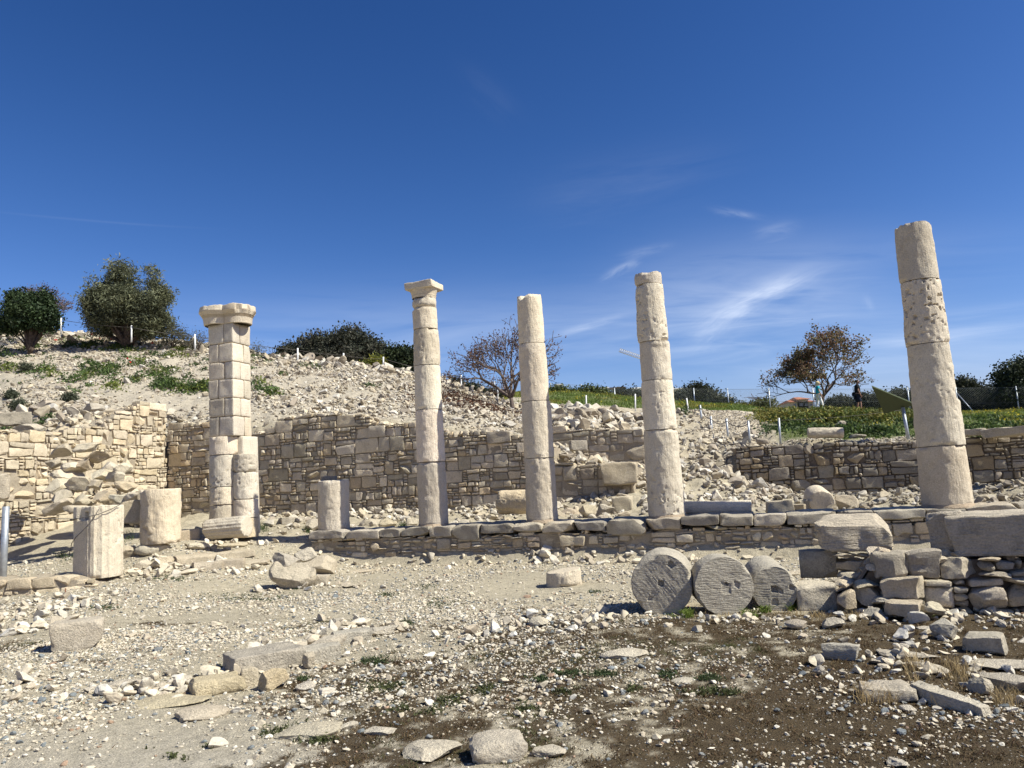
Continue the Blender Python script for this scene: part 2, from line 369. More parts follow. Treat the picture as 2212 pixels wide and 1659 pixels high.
def build_ground():
    na = 560
    # image-like spacing in azimuth, wide skirts at the sides
    u = np.concatenate([np.linspace(-9000, -420, 40)[:-1], np.linspace(-420, 2640, na), np.linspace(2640, 11000, 40)[1:]])
    Y = np.concatenate([np.linspace(.35, 3.4, 14)[:-1], np.geomspace(3.4, 60, 640), np.geomspace(60, 300, 40)[1:]])
    a = (u - CX) / F
    A, YY = np.meshgrid(a, Y); X = A * YY
    z = zg(X.ravel(), YY.ravel())
    br, gr, pa, smo = gmask(X.ravel(), YY.ravel())
    P = np.stack([X.ravel(), YY.ravel(), z], -1)
    t = NV[0] * P[:, 0] + NV[1] * P[:, 1] - T0
    soil = np.array([.445, .39, .285]); c = np.tile(soil, (len(P), 1))
    n = fbm(P * .6, 4, 3)[:, None]; c = c * (1 + .12 * n)
    def lay(col, m): 
        nonlocal c
        c = c * (1 - m[:, None]) + np.array(col) * m[:, None]
    lay((.49, .45, .38), sst(4.6, 6, t) * sst(1180, 1080, CX + F * P[:, 0] / np.maximum(P[:, 1], .3)) * .8)
    lay((.50, .45, .365), smo * .7)
    rt = sst(0, 1.2, P[:, 0] - .2 - .95 * (P[:, 1] - 4.5)); fine_n = fbm(P * 5.5, 4, 41) + .45 * fbm(P * 19., 2, 43)
    lay((.062, .040, .017), sst(.18, .62, br * (.56 + .62 * rt) + .46 * fine_n * (1 - .5 * rt)) * .93 * (br > .03))
    lay((.56, .485, .37), pa * .85)
    lay((.085, .115, .028), gr * .9)
    lay((.43, .37, .275), sst(4.4, 5.5, t) * sst(1700, 1500, CX + F * P[:, 0] / P[:, 1]) * .6 * (1 - gr) * (1 - pa))
    ny, nx = A.shape
    i = np.arange(ny - 1)[:, None] * nx + np.arange(nx - 1)[None]
    f = np.stack([i, i + 1, i + nx + 1, i + nx], -1).reshape(-1, 4)
    m = MB(); m.add(P, f, c)
    g, nt, b = nodes('stony_soil'); L = nt.links.new
    tc = N(nt, 'ShaderNodeTexCoord')
    at = N(nt, 'ShaderNodeAttribute', attribute_name='col')
    n1 = N(nt, 'ShaderNodeTexNoise', Scale=9., Detail=8., Roughness=.65); L(tc.outputs['Object'], n1.inputs[0])
    n2 = N(nt, 'ShaderNodeTexNoise', Scale=70., Detail=5., Roughness=.7); L(tc.outputs['Object'], n2.inputs[0])
    vo = N(nt, 'ShaderNodeTexVoronoi', Scale=48.); L(tc.outputs['Object'], vo.inputs[0])
    c2 = mix(nt, at.outputs[0], ramp(nt, n1.outputs[0], [(.28, g3(.74)), (.7, g3(1.16))]), 1., 'MULTIPLY')
    c2 = mix(nt, c2, ramp(nt, n2.outputs[0], [(.3, g3(.55)), (.7, g3(1.26))]), 1., 'MULTIPLY')
    grit = ramp(nt, vo.outputs[0], [(.18, g3(1)), (.30, g3(0))])
    sel = N(nt, 'ShaderNodeSeparateColor'); L(vo.outputs[1], sel.inputs[0])
    gsel = ramp(nt, sel.outputs[0], [(.62, g3(0)), (.64, g3(1))])
    gm = mix(nt, grit, gsel, 1., 'MULTIPLY')
    c2 = mix(nt, c2, mix(nt, (.52, .47, .39), (.22, .21, .20), sel.outputs[1]), gm)
    L(c2, b.inputs['Base Color'])
    h = N(nt, 'ShaderNodeMath', operation='MULTIPLY_ADD'); L(n1.outputs[0], h.inputs[0]); h.inputs[1].default_value = 1.5; L(n2.outputs[0], h.inputs[2])
    h2 = N(nt, 'ShaderNodeMath', operation='MULTIPLY_ADD'); L(gm, h2.inputs[0]); h2.inputs[1].default_value = .5; L(h.outputs[0], h2.inputs[2])
    bp = N(nt, 'ShaderNodeBump', Strength=.95, Distance=.025); L(h2.outputs[0], bp.inputs['Height']); L(bp.outputs[0], b.inputs['Normal'])
    tag(m.build('ground', g), kind='structure')
    pl = MB(); s = 3500.; k = np.linspace(-s, s, 9); gx, gy = np.meshgrid(k, k)
    i = np.arange(8)[:, None] * 9 + np.arange(8)[None]
    pl.add(np.stack([gx.ravel(), gy.ravel(), np.full(81, -.6)], -1), np.stack([i, i + 1, i + 10, i + 9], -1).reshape(-1, 4), (.30, .27, .19))
    tag(pl.build('terrain', g), kind='structure')
build_ground()

# ------------------------------------------------------------------ scatter of small stones (uncountable)
def base_shapes(n, lvl, seed, flat=(.45, .8), planes=9, amp=.05):
    out = []
    rg = np.random.default_rng(seed)
    for k in range(n):
        p, f = rock((2, 2 * rg.uniform(.6, 1), 2 * rg.uniform(*flat)), seed * 100 + k, lvl, planes, amp, (.36, .78))
        out.append((p / 2, f))
    return out
SH0 = base_shapes(12, 0, 1, (.35, .7), planes=5); SH1 = base_shapes(18, 1, 2, (.28, .65)); SH2 = base_shapes(24, 2, 3, (.28, .7), 11, .06)
ROUND1 = base_shapes(8, 1, 4, flat=(.5, .75), planes=3, amp=.03)
CREAMS = np.array([[.59, .53, .44], [.66, .60, .50], [.72, .67, .59], [.50, .43, .33], [.43, .37, .30], [.60, .52, .39]])
def scatter(mb, pos, size, shapes, cols, rg, sink=.25, tilt=.35):
    """lay one stone per position: random shape, spin and tilt, bedded into what it lies on"""
    pick = rg.integers(0, len(shapes), len(pos)); Rm = rotmats(len(pos), rg, tilt)
    for k, (sv, sf) in enumerate(shapes):
        i = np.where(pick == k)[0]
        if not len(i): continue
        v = np.einsum('nij,mj->nmi', Rm[i], sv) * size[i][:, None, None]
        lo = v[..., 2].min(1)
        v[..., 2] -= (lo * (1 - sink))[:, None] if sink < 1 else 0
        v = v + pos[i][:, None, :]
        nv = len(sv)
        f = (sf[None] + (np.arange(len(i)) * nv)[:, None, None]).reshape(-1, 3)
        mb.add(v.reshape(-1, 3), f, np.repeat(cols[i], nv, 0))
def lognorm(rg, n, med, sig, lo, hi): return np.clip(med * np.exp(rg.normal(0, sig, n)), lo, hi)

# ------------------------------------------------------------------ masonry
def layout(L, H, rg, band=(.30, .46), big=.3, wr=(.8, 1.9)):
    cells, z = [], 0.
    while z < H:
        bh = rg.uniform(*band); s = -rg.uniform(0, .3)
        while s < L:
            w = bh * rg.uniform(*wr); r = rg.random()
            if r < big: cells.append((s, s + w, z, z + bh))
            elif r < big + .2:
                q = rg.uniform(.4, .6) * bh
                for a, b in ((z, z + q), (z + q, z + bh)):
                    if rg.random() < .4:
                        m = s + w * rg.uniform(.35, .65); cells += [(s, m, a, b), (m, s + w, a, b)]
                    else: cells.append((s, s + w, a, b))
            elif r < big + .45:
                m = s + w * rg.choice([rg.uniform(.18, .32), rg.uniform(.68, .82)])
                wide, thin = ((m, s + w), (s, m)) if m - s < w / 2 else ((s, m), (m, s + w))
                q = rg.uniform(.62, .85) * bh
                cells.append((*wide, z, z + q)); cells.append((*wide, z + q, z + bh))
                k = rg.integers(3, 6); e = np.linspace(z, z + bh, k + 1)
                for i in range(k): cells.append((*thin, e[i], e[i + 1]))
            else:
                k = rg.integers(3, 5); e = z + bh * np.concatenate([[0], np.sort(rg.uniform(.12, .88, k - 1)), [1]])
                for i in range(k):
                    ss = s
                    while ss < s + w - .05:
                        ww = min(rg.uniform(.10, .30), s + w - ss); 
                        if s + w - ss - ww < .06: ww = s + w - ss
                        if e[i + 1] - e[i] > .02: cells.append((ss, ss + ww, e[i], e[i + 1]))
                        ss += ww
            s += w
        z += bh
    return cells
def tones(rg, n, pal):
    c = np.array(pal)[rg.integers(0, len(pal), n)]
    return c * rg.uniform(.80, 1.14, (n, 1)) * (1 + rg.normal(0, .006, (n, 3)))
PAL_WALL = [(1.1, 1.1, 1.1), (1.0, 1.0, 1.0), (1.18, 1.14, 1.07), (.82, .82, .80), (1.1, 1.01, .88), (.95, .95, .96), (1.26, 1.24, 1.2)]
def wall(name, label, p0, e, n, L, top, bot, m, seed, thick=.5, gap=.012, recess=.03, r=.03, lay=None, pal=PAL_WALL, amp=.012, cap=True, prot=.02, cat='wall', coremat=None, jag=.08, cells=None, solid_top=None, rough=.12):
    rg = np.random.default_rng(seed); mb = MB()
    p0, e, n = np.array(p0, float)[:2], np.array(e), np.array(n)
    ang = math.atan2(e[1], e[0])
    ss = np.linspace(0, L, 80); zb, zt = min(bot(x) for x in ss) - .15, max(top(x) for x in ss)
    cells = cells or layout(L, zt - zb + .3, rg, **(lay or {}))
    off = rg.uniform(0, 50, 3)
    for (a, b, c, d) in cells:
        c, d = c + zb, d + zb
        a, b = max(a, 0), min(b, L)
        if b - a < .05: continue
        mid = (a + b) / 2; T = top(mid); B = bot(mid)
        if d < B - .12 or c > T - .03: continue
        if d > T + jag: d = T + rg.uniform(-.02, jag * .6)
        if d - c < .03: continue
        w, h = b - a - gap * rg.uniform(.6, 1.8), d - c - gap * rg.uniform(.6, 1.6)
        if w < .03 or h < .02: continue
        dep = max(.16, min(.3, .8 * w)); big = w > .22 and h > .16
        sd = int(rg.integers(1 << 30))
        rr = min(r * rg.uniform(.6, 1.3), .42 * min(w, h))
        if rough and rg.random() < rough:
            v, f = rock((w * 1.12, dep * 1.2, h * 1.14), sd, 3 if big else 2, 12, .06, (.46, .82), sq=.6)
        else: v, f = block((w, dep, h), sd, (7, 3, 6) if big else (5, 2, 4), rr, min(amp * 1.5, .16 * h) * (1.3 if big else 1), int(rg.integers(2, 5)), (.80, .97), 7. if big else 10., .09)
        v = roty(v, rg.normal(0, .025 if big else .05)); v[:, 1] += dep / 2 - rg.normal(0, prot * .5)       # local: x along, -y outward
        wob = .02 * float(fbm(np.array([[mid * .8, c * .8, 0]]) + off, 2, seed)[0])
        q = np.empty_like(v)
        q[:, :2] = p0 + e * (v[:, 0] + mid)[:, None] - n * v[:, 1][:, None]; q[:, 2] = v[:, 2] + (c + d) / 2 + wob
        mb.add(q, f, tones(rg, 1, pal))
    # core behind the facing, with the mortar bed between the stones
    ns = max(int(L / .12), 4); nz = max(int((zt - zb) / .12), 3); S = np.linspace(0.02, L - .02, ns)
    T = np.array([top(x) for x in S]); T = T + .05 * fbm(np.stack([S * 2.3, S * 0, S * 0 + seed], -1), 3, seed) - .06
    B = np.array([bot(x) for x in S]) - .2
    lev = np.linspace(0, 1, nz); G = B[:, None] * (1 - lev) + T[:, None] * lev
    rec = recess + .012 * fbm(np.stack([np.repeat(S, nz) * 7, G.ravel() * 7, np.zeros(ns * nz) + seed], -1), 3, 4)
    fr = np.concatenate([(p0 + e * np.repeat(S, nz)[:, None] - n * rec[:, None]), G.reshape(-1, 1)], 1)
    nt_ = 5; dd = np.linspace(recess, thick, nt_)
    tv = np.concatenate([(p0 + e * np.repeat(S, nt_)[:, None] - n * np.tile(dd, ns)[:, None]),
                         (np.repeat(T, nt_) + .04 * fbm(np.stack([np.repeat(S, nt_) * 4, np.tile(dd, ns) * 4, np.zeros(ns * nt_)], -1), 2, 8)).reshape(-1, 1)], 1)
    bk = fr.copy(); bk[:, :2] = p0 + e * np.repeat(S, nz)[:, None] - n * thick
    def grid(na, nb): 
        i = np.arange(na - 1)[:, None] * nb + np.arange(nb - 1)[None]
        return np.stack([i, i + nb, i + nb + 1, i + 1], -1).reshape(-1, 4)
    core = MB(); core.add(fr, grid(ns, nz)); core.add(tv, grid(ns, nt_)); core.add(bk, grid(ns, nz)[:, ::-1])
    for k in (0, ns - 1):
        ev = np.concatenate([fr[k * nz:(k + 1) * nz], bk[k * nz:(k + 1) * nz]]); i = np.arange(nz - 1)
        core.add(ev, np.stack([i, i + 1, i + nz + 1, i + nz], -1))
    if cap:                                                      # loose broken stones along the ruined top
        k = int(L * thick * 30); sx = rg.uniform(.05, L - .05, k); dx = rg.uniform(.06, thick - .05, k)
        pos = np.concatenate([p0 + e * sx[:, None] - n * dx[:, None], np.interp(sx, S, T)[:, None]], 1)
        scatter(mb, pos, lognorm(rg, k, .10, .45, .05, .22), SH2, tones(rg, k, pal), rg, .3, .3)
    org = np.array([*(p0 + e * L / 2), float(bot(L / 2))])
    o = mb.build(name, m, None, org, sharp=27)
    tag(o, label, cat)
    cm = core.build('mortar_core', coremat or MORTAR, o, org)
    return o
def pxprof(points, t=None, line=None):
    """photograph points along a wall's top -> height as a function of the distance along it"""
    S, Z = [], []
    for u, v in points:
        p = line(u, v); S.append(p[0]); Z.append(p[1])
    i = np.argsort(S); S, Z = np.array(S)[i], np.array(Z)[i]
    return lambda x: float(np.interp(x, S, Z))

# back wall of the portico
TB = 4.2
c0 = atT(361, 1112, TB); sB0 = s_of(c0)
def lineB(t, s0): return lambda u, v: (s_of(atT(u, v, t)) - s0, atT(u, v, t)[2])
LB = s_of(atT(1205, 1090, TB)) - sB0
topB = pxprof([(361, 912), (400, 915), (445, 912), (470, 925), (540, 938), (560, 932), (578, 930), (592, 918), (604, 902), (640, 899), (690, 896), (790, 896), (802, 910), (830, 913), (890, 916), (925, 924), (960, 928), (1000, 938), (1030, 930), (1100, 936), (1150, 950), (1205, 965)], line=lineB(TB, sB0))
botB = pxprof([(361, 1120), (640, 1120), (1130, 1098), (1205, 1095)], line=lineB(TB, sB0))
wall('masonry_wall', 'long ruined wall of squared limestone in mortar behind the standing columns', ST(sB0, TB)[:2], EV, -NV, LB, topB, botB, WALLST, 11, thick=.7, r=.014, gap=.018, recess=.055, lay=dict(big=.20, band=(.26, .40)), prot=.035)

# side wall in full sun, running from the corner towards the viewer
LA = 6.2
def lineA(u, v):
    d = ray(u, v)[:2]; q0 = ST(sB0, TB)[:2]
    k = np.linalg.solve(np.array([[d[0], NV[0]], [d[1], NV[1]]]), q0)
    return k[1], CAM[2] + ray(u, v)[2] * k[0]
topA = pxprof([(361, 906), (352, 872), (322, 868), (300, 872), (285, 886), (262, 892), (245, 905), (225, 920), (190, 925), (140, 930), (120, 935), (60, 932), (0, 928)], line=lineA)
wall('masonry_wall', 'sunlit side wall of small squared stones meeting the long wall at the inner corner', ST(sB0, TB)[:2], -NV, EV, LA, topA, lambda s: float(zg(*(ST(sB0, TB)[:2] - NV * s + EV * .1))[0]) - .1, WALLST, 12, thick=.8, r=.014, gap=.018, recess=.055, lay=dict(big=.22), rough=.3, amp=.018, pal=[(1.15, 1.13, 1.1), (1.24, 1.21, 1.15), (1.1, 1.04, .94), (.95, .94, .92), (1.02, 1.0, .97)])

# end wall of big ashlars to the right of it, in two steps
s1 = s_of(atT(1186, 1090, TB - .25)); L1 = s_of(atT(1374, 1090, TB - .25)) - s1
top1 = pxprof([(1186, 1000), (1240, 1003), (1300, 1006), (1374, 1004)], line=lineB(TB - .25, s1))
bot1 = pxprof([(1186, 1096), (1374, 1090)], line=lineB(TB - .25, s1))
wall('ashlar_wall', 'stepped end wall of large ashlar blocks beside the fourth column', ST(s1, TB - .25)[:2], EV, -NV, L1, top1, bot1, WALLST, 13, thick=1.6, r=.025, lay=dict(band=(.34, .44), big=.55, wr=(.9, 1.6)), pal=[(.86, .84, .82), (.95, .93, .9), (.8, .79, .77), (1, .95, .85)])
s2 = s_of(atT(1190, 1000, 6.0)); L2 = s_of(atT(1398, 1000, 6.0)) - s2
top2 = pxprof([(1190, 922), (1260, 928), (1300, 926), (1355, 926), (1380, 930), (1398, 940)], line=lineB(6.0, s2))
wall('ashlar_wall', 'upper grey ashlar wall carrying a heap of rubble above the stepped end wall', ST(s2, 6.0)[:2], EV, -NV, L2, top2, lambda s: top1(1) - .2, WALLST, 14, thick=.8, r=.02, lay=dict(band=(.36, .46), big=.6, wr=(.9, 2.1)), pal=[(.82, .82, .81), (.92, .91, .9), (.75, .75, .75), (1.05, 1.02, .98)])

# dry-stone retaining wall of the terrace
s3 = s_of(atT(1594, 1050, 6.3)); L3 = s_of(atT(2212, 1050, 6.3)) - s3 + 7
top3 = pxprof([(1594, 963), (1660, 962), (1720, 958), (1800, 957), (1900, 952), (2000, 950), (2110, 942), (2212, 938)], line=lineB(6.3, s3))
wall('retaining_wall', 'dry-stone retaining wall of brown-grey field stones below the grassy terrace', ST(s3, 6.3)[:2], EV, -NV, L3, top3, lambda s: float(zg(*ST(s3 + s, 6.0)[:2])[0]) - .12, DRYST, 15, thick=.45, gap=.012, recess=.06, r=.03, lay=dict(band=(.24, .34), big=.28, wr=(.9, 2.0)), amp=.014, cap=False, prot=.03,
     pal=[(.95, .93, .9), (.8, .79, .77), (.68, .67, .66), (1, .92, .80), (1.08, 1.05, 1.0), (.88, .78, .62), (.75, .74, .73)], jag=.03, rough=.2, coremat=plain_mat('dark_earth', (.15, .12, .09), .95, var=.3))

# stylobate: rubble base with a course of coping blocks carrying the columns
sS = s_of(atT(668, 1180, -.45)); LS = s_of(atT(2212, 1110, -.45)) - sS + 5
ZS = .73
def gz(p): return float(zg(p[0], p[1])[0])
sty = wall('stylobate', 'low rubble-built colonnade base topped with worn coping blocks under the columns', ST(sS, -.42)[:2], EV, -NV, LS, lambda s: ZS - .17, lambda s: -.06, WALLST, 16, thick=.95, gap=.012, recess=.035, r=.025, lay=dict(band=(.15, .21), big=.2, wr=(.9, 2.4)), amp=.018, prot=.05, cap=False, cat='wall', jag=.02, rough=.4)
rg = np.random.default_rng(77); s = 0.; k = 0
while s < LS:
    w = rg.choice([rg.uniform(.42, .6), rg.uniform(.6, .95)]); h = rg.choice([.22, .24, .27, .34], p=[.4, .3, .2, .1]) - .05
    v, f = block((w - .012, 1.0, h), 700 + k, (14, 12, 8), .016, .022, 8, (.70, .95), 5.5, warp=.12)
    v[:, 2] += -h / 2 + rg.normal(0, .008); v[:, 1] += .5 - .47 + rg.normal(0, .012)
    v = rotz(v, math.atan2(EV[1], EV[0])) + ST(sS + s + w / 2, 0, ZS)
    mb = MB(); mb.add(v, f, tones(rg, 1, [(.96, .95, .93), (.85, .84, .82), (1.03, 1., .95), (.9, .88, .84)]))
    mb.build('coping_block', ROCKM if k % 3 else GREY, sty, ST(sS + s + w / 2, 0, ZS - h), sharp=30); s += w; k += 1

# ------------------------------------------------------------------ columns
def drum(r0, r1, h, seed, nt_=110, dz=.022, rough=.007, pits=.012, chipn=3, top_break=0., cut=None, flute=None, gapt=.006, face=None):
    rg = np.random.default_rng(seed); nz = max(int(h / dz), 5)
    zz = np.linspace(0, h, nz + 1); th = np.arange(nt_) / nt_ * 2 * math.pi
    TH, Z = np.meshgrid(th, zz); rad = r0 + (r1 - r0) * Z / h
    P = np.stack([np.cos(TH) * r0, np.sin(TH) * r0, Z], -1).reshape(-1, 3) + rg.uniform(0, 60, 3)
    n1 = fbm(P * 2.2, 3, seed).reshape(Z.shape); n2 = fbm(P * np.array([11, 11, 6]), 4, seed + 7).reshape(Z.shape)
    pt = fbm(P * 17, 2, seed + 3).reshape(Z.shape); pm = sst(-.1, .5, fbm(P * 1.5, 2, seed + 13).reshape(Z.shape))
    d = rough * (1.1 * n1 + 1.25 * n2) - pits * sst(.42, .75, pt) * (.25 + pm)
    edge = np.minimum(Z, h - Z); ch = sst(.1, .7, fbm(P * np.array([4, 4, 2]), 3, seed + 5).reshape(Z.shape))
    d -= (.004 + .05 * ch) * sst(.07, .0, edge) ** 1.3
    if flute: d += flute(TH, Z)
    if cut: d -= cut(TH, Z, n1)
    rad = rad + d
    x, y = rad * np.cos(TH), rad * np.sin(TH); z = Z.copy()
    z[-1] -= gapt; z[0] += gapt
    if top_break:
        nb = fbm(np.stack([np.cos(th) * 1.6, np.sin(th) * 1.6, 0 * th + seed], -1), 3, seed)
        z = z - (sst(h * .6, h, Z)) * np.maximum(top_break * (nb + .25), 0)[None]
    v = np.stack([x, y, z], -1).reshape(-1, 3)
    i = np.arange(nz)[:, None] * nt_; j = np.arange(nt_)[None]; jn = (j + 1) % nt_
    f = np.stack([i + j, i + jn, i + nt_ + jn, i + nt_ + j], -1).reshape(-1, 4)
    # end faces: rings towards the centre
    vs, fs = [v], [f]; base = len(v)
    for top in (False, True):
        ring = v[-nt_:] if top else v[:nt_]; prev = (len(v) - nt_) if top else 0; cen = ring.mean(0)
        for q in ((.93, .75, .5, .25, .03) if top or face is None else np.linspace(.985, .012, 40)):
            rv = cen + (ring - cen) * q; rv[:, 2] = cen[2] + (ring[:, 2] - cen[2]) * q
            rv[:, 2] += (.006 if top else -.003) * fbm(rv * 9 + seed, 3, seed) + (.004 if q < .9 else 0) * (1 if top else -1)
            if face is not None and not top: rv[:, 2] = cen[2] + face(rv[:, 0], rv[:, 1])
            vs.append(rv); a, b = prev + np.arange(nt_), base + np.arange(nt_)
            an, bn = prev + (np.arange(nt_) + 1) % nt_, base + (np.arange(nt_) + 1) % nt_
            fs.append(np.stack([a, an, bn, b] if top else [an, a, b, bn], -1)); prev = base; base += nt_
    return np.concatenate(vs), np.concatenate(fs)
def zat(x, y, u, v):
    """height of photograph point (u, v) on the upright line over (x, y)"""
    d = ray(u, v); return CAM[2] + d[2] / d[1] * y
DRUMTONE = [(1, 1, 1), (.97, .965, .95), (1.03, 1.02, 1.0), (.95, .93, .9), (1, .97, .92)]
def column(label, ub, vb, Y, joints, ut, wb, wt, seed, group='standing columns on the colonnade base', **kw):
    """joints: photograph rows from the foot to the top; wb, wt: widths at foot and top"""
    b = atY(ub, vb, Y); b[2] = ZS - .01; x, y = b[0], b[1]
    root = empty('column', b, label, 'column', group)
    v0, v1 = joints[0], joints[-1]
    zs = [b[2]] + [zat(x, y, ub + (ut - ub) * (q - v0) / (v1 - v0), q) for q in joints[1:]]
    rb = wb / F * Y * .5; H = zs[-1] - zs[0]; depth_top = Y * math.cos(R(PITCH)) + (zs[-1] - 1.55) * math.sin(R(PITCH)); rt = wt / F * depth_top * .5
    rg = np.random.default_rng(seed)
    rad = lambda z: rb + (rt - rb) * ((z - zs[0]) / H) ** 1.15
    for k in range(len(zs) - 1):
        h = zs[k + 1] - zs[k]; r_ = rg.uniform(.98, 1.012)
        o = kw.get('opts', {}).get(k, {}); last = k == len(zs) - 2
        v, f = drum(rad(zs[k]) * r_, rad(zs[k + 1]) * r_, h, seed * 10 + k, top_break=o.pop('top_break', .05 if last and not kw.get('cap') else 0.), **o)
        if 0 < k: v[:, :2] += rg.normal(0, .006, 2)
        mb = MB(); mb.add(v + np.array([x, y, zs[k]]), f, tones(rg, 1, DRUMTONE))
        mb.build('drum', CREAM, root, (x, y, zs[k]), sharp=40)
    # mortar collar at the foot
    th = np.linspace(0, 2 * math.pi, 49)[:-1]; mb = MB(); prof = [(.99, .05), (1.02, .03), (1.06, .010), (1.08, -.02)]
    V = []
    for q, zz in prof:
        rr = rb * q * (1 + (q - .95) * .5 * fbm(np.stack([np.cos(th) * 2, np.sin(th) * 2, 0 * th + seed], -1), 3, 1)); V.append(np.stack([x + rr * np.cos(th), y + rr * np.sin(th), np.full(48, b[2] + zz)], -1))
    i = np.arange(3)[:, None] * 48; j = np.arange(48)[None]; jn = (j + 1) % 48
    mb.add(np.concatenate(V), np.stack([i + j, i + 48 + j, i + 48 + jn, i + jn], -1).reshape(-1, 4), (1.12, 1.04, .98)); mb.build('mortar_collar', MORTAR, root, b)
    return root, (x, y), zs, rad
def cut_side(th0, width, z0, z1, deep):
    return lambda TH, Z, n: deep * sst(-.15, .15, np.cos(TH - th0) - math.cos(width) + .25 * n) * sst(z0 - .04, z0 + .06, Z) * sst(z1 + .05, z1 - .02, Z)
column('tallest, thickest column with no capital and a pitted second drum, near the big blocks', 2047, 1093, 13.0, [1093, 964, 746, 610, 488], 1972, 97, 71, 51,
       opts={1: dict(cut=cut_side(R(5), .75, .75, 2.0, .05), rough=.009), 2: dict(pits=.035, rough=.011), 3: dict(top_break=.07), 0: dict(pits=.02)})
column('column of five drums with no capital, behind the three fallen drums', 1441, 1111, 14.38, [1111, 929, 823, 740, 617, 591], 1406, 77, 58, 52,
       opts={0: dict(rough=.010, pits=.022), 2: dict(cut=cut_side(R(-75), .5, .25, .62, .025)), 1: dict(cut=cut_side(R(-95), .4, .75, 1.0, .03)), 3: dict(rough=.010, pits=.025)})
column('shorter plain column in front of the bare tree, with a chipped flat top', 1172, 1121, 15.07, [1121, 990, 868, 744, 639], 1144, 68, 54, 53, opts={3: dict(top_break=.06), 0: dict(rough=.011)})
rt_, (x2, y2), zs2, rad2 = column('slender column keeping its worn square capital', 937, 1137, 15.77, [1137, 998, 886, 791, 713, 667, 646], 919, 64, 52, 54, cap=True,
       opts={0: dict(cut=cut_side(R(-110), .5, .55, 1.3, .02)), 3: dict(rough=.011)})
def capital():
    z0 = zs2[-1]; mb = MB(); th = np.arange(64) / 64 * 2 * math.pi; r0 = rad2(z0); V = []
    for dz, q in [(0, .97), (.03, .98), (.05, 1.02), (.06, 1.0), (.11, 1.05), (.16, 1.14), (.20, 1.2), (.22, 1.0), (.22, .02)]:
        P = np.stack([np.cos(th), np.sin(th), np.full(64, dz * 4)], -1); rr = r0 * q * (1 + .03 * fbm(P * 2.5, 4, 9))
        V.append(np.stack([x2 + rr * np.cos(th), y2 + rr * np.sin(th), np.full(64, z0 + dz)], -1))
    n = len(V); i = np.arange(n - 1)[:, None] * 64; j = np.arange(64)[None]; jn = (j + 1) % 64
    mb.add(np.concatenate(V), np.stack([i + j, i + jn, i + 64 + jn, i + 64 + j], -1).reshape(-1, 4), (.95, .92, .86))
    v, f = block((.62, .60, .15), 88, (14, 14, 6), .012, .014, 5, (.80, .95), 5.); v = roty(v, -.03)
    mb.add(rotz(v, math.atan2(EV[1], EV[0]) - .05) + np.array([x2 + .01, y2, z0 + .245]), f, (1.0, .98, .94)); mb.build('capital', CREAM, rt_, (x2, y2, z0), sharp=30)
capital()
# stump on the base
b = atY(722, 1146, 16.46); b[2] = ZS - .01
root = empty('column_stump', b, 'short grey-streaked column stump alone on the colonnade base', 'column stump')
h = zat(b[0], b[1], 722, 1036) - b[2]; v, f = drum(.325, .322, h, 61, rough=.010, pits=.02, top_break=.03)
mb = MB(); mb.add(v + b, f, (.93, .92, .91)); mb.build('shaft', CREAM, root, b)
v, f = block((.30, .22, .09), 62, (6, 5, 4), .015, .008); mb = MB(); mb.add(v + b + np.array([-.10, .12, h + .03]), f, (.75, .74, .72)); mb.build('broken_crest', GREY, root, b + np.array([0, 0, h]))
# yellow stump and fluted stub of the side row
b = ground_hit(348, 1176); b = atY(347, 1174, 15.0)
h = zat(b[0], b[1], 349, 1056) - b[2]; v, f = drum(.355, .36, h, 63, rough=.012, pits=.02, top_break=.05)
mb = MB(); mb.add(v + b, f, (1.02, .97, .88)); tag(mb.build('column_stump', CREAM, None, b), 'ochre-stained column stump with a chipped rim, behind the fluted stub', 'column stump')
b = atY(212, 1243, 13.5); b[2] -= .03
def fl_stub(TH, Z):
    # flat dressed faces on the left, flutes over the right half
    fl = -.018 * np.abs(np.sin(TH * 10)) ** .8 * sst(R(-100), R(-88), (TH + math.pi) % (2 * math.pi) - math.pi) * sst(R(150), R(120), (TH + math.pi) % (2 * math.pi) - math.pi)
    t2 = (TH + math.pi) % (2 * math.pi) - math.pi
    sq = 0
    for a in (R(-118), R(-188)):
        dd = np.cos(TH - a); sq = np.minimum(sq, np.where(dd > .1, np.minimum(.31 / np.maximum(dd, .1) - .39, 0), 0))
    notch = -.16 * (np.abs((t2 - R(-112) + math.pi) % (2 * math.pi) - math.pi) < R(26)) * sst(.99, 1.0, Z) * .35
    hole = -.16 * (np.abs((t2 - R(-104) + math.pi) % (2 * math.pi) - math.pi) < R(10)) * sst(1.005, 1.02, Z) * sst(1.13, 1.115, Z)
    return fl + sq + notch + hole
h = zat(b[0], b[1], 211, 1092) - b[2]; v, f = drum(.39, .39, h, 64, nt_=240, dz=.016, rough=.006, pits=.012, flute=fl_stub, top_break=.02)
mb = MB(); mb.add(v + b, f, (.98, .97, .93)); tag(mb.build('fluted_column_stub', CREAM, None, b), 'fluted column stub with a square socket cut near its top, wired to a pole', 'column stub')
FL = b; FLH = h

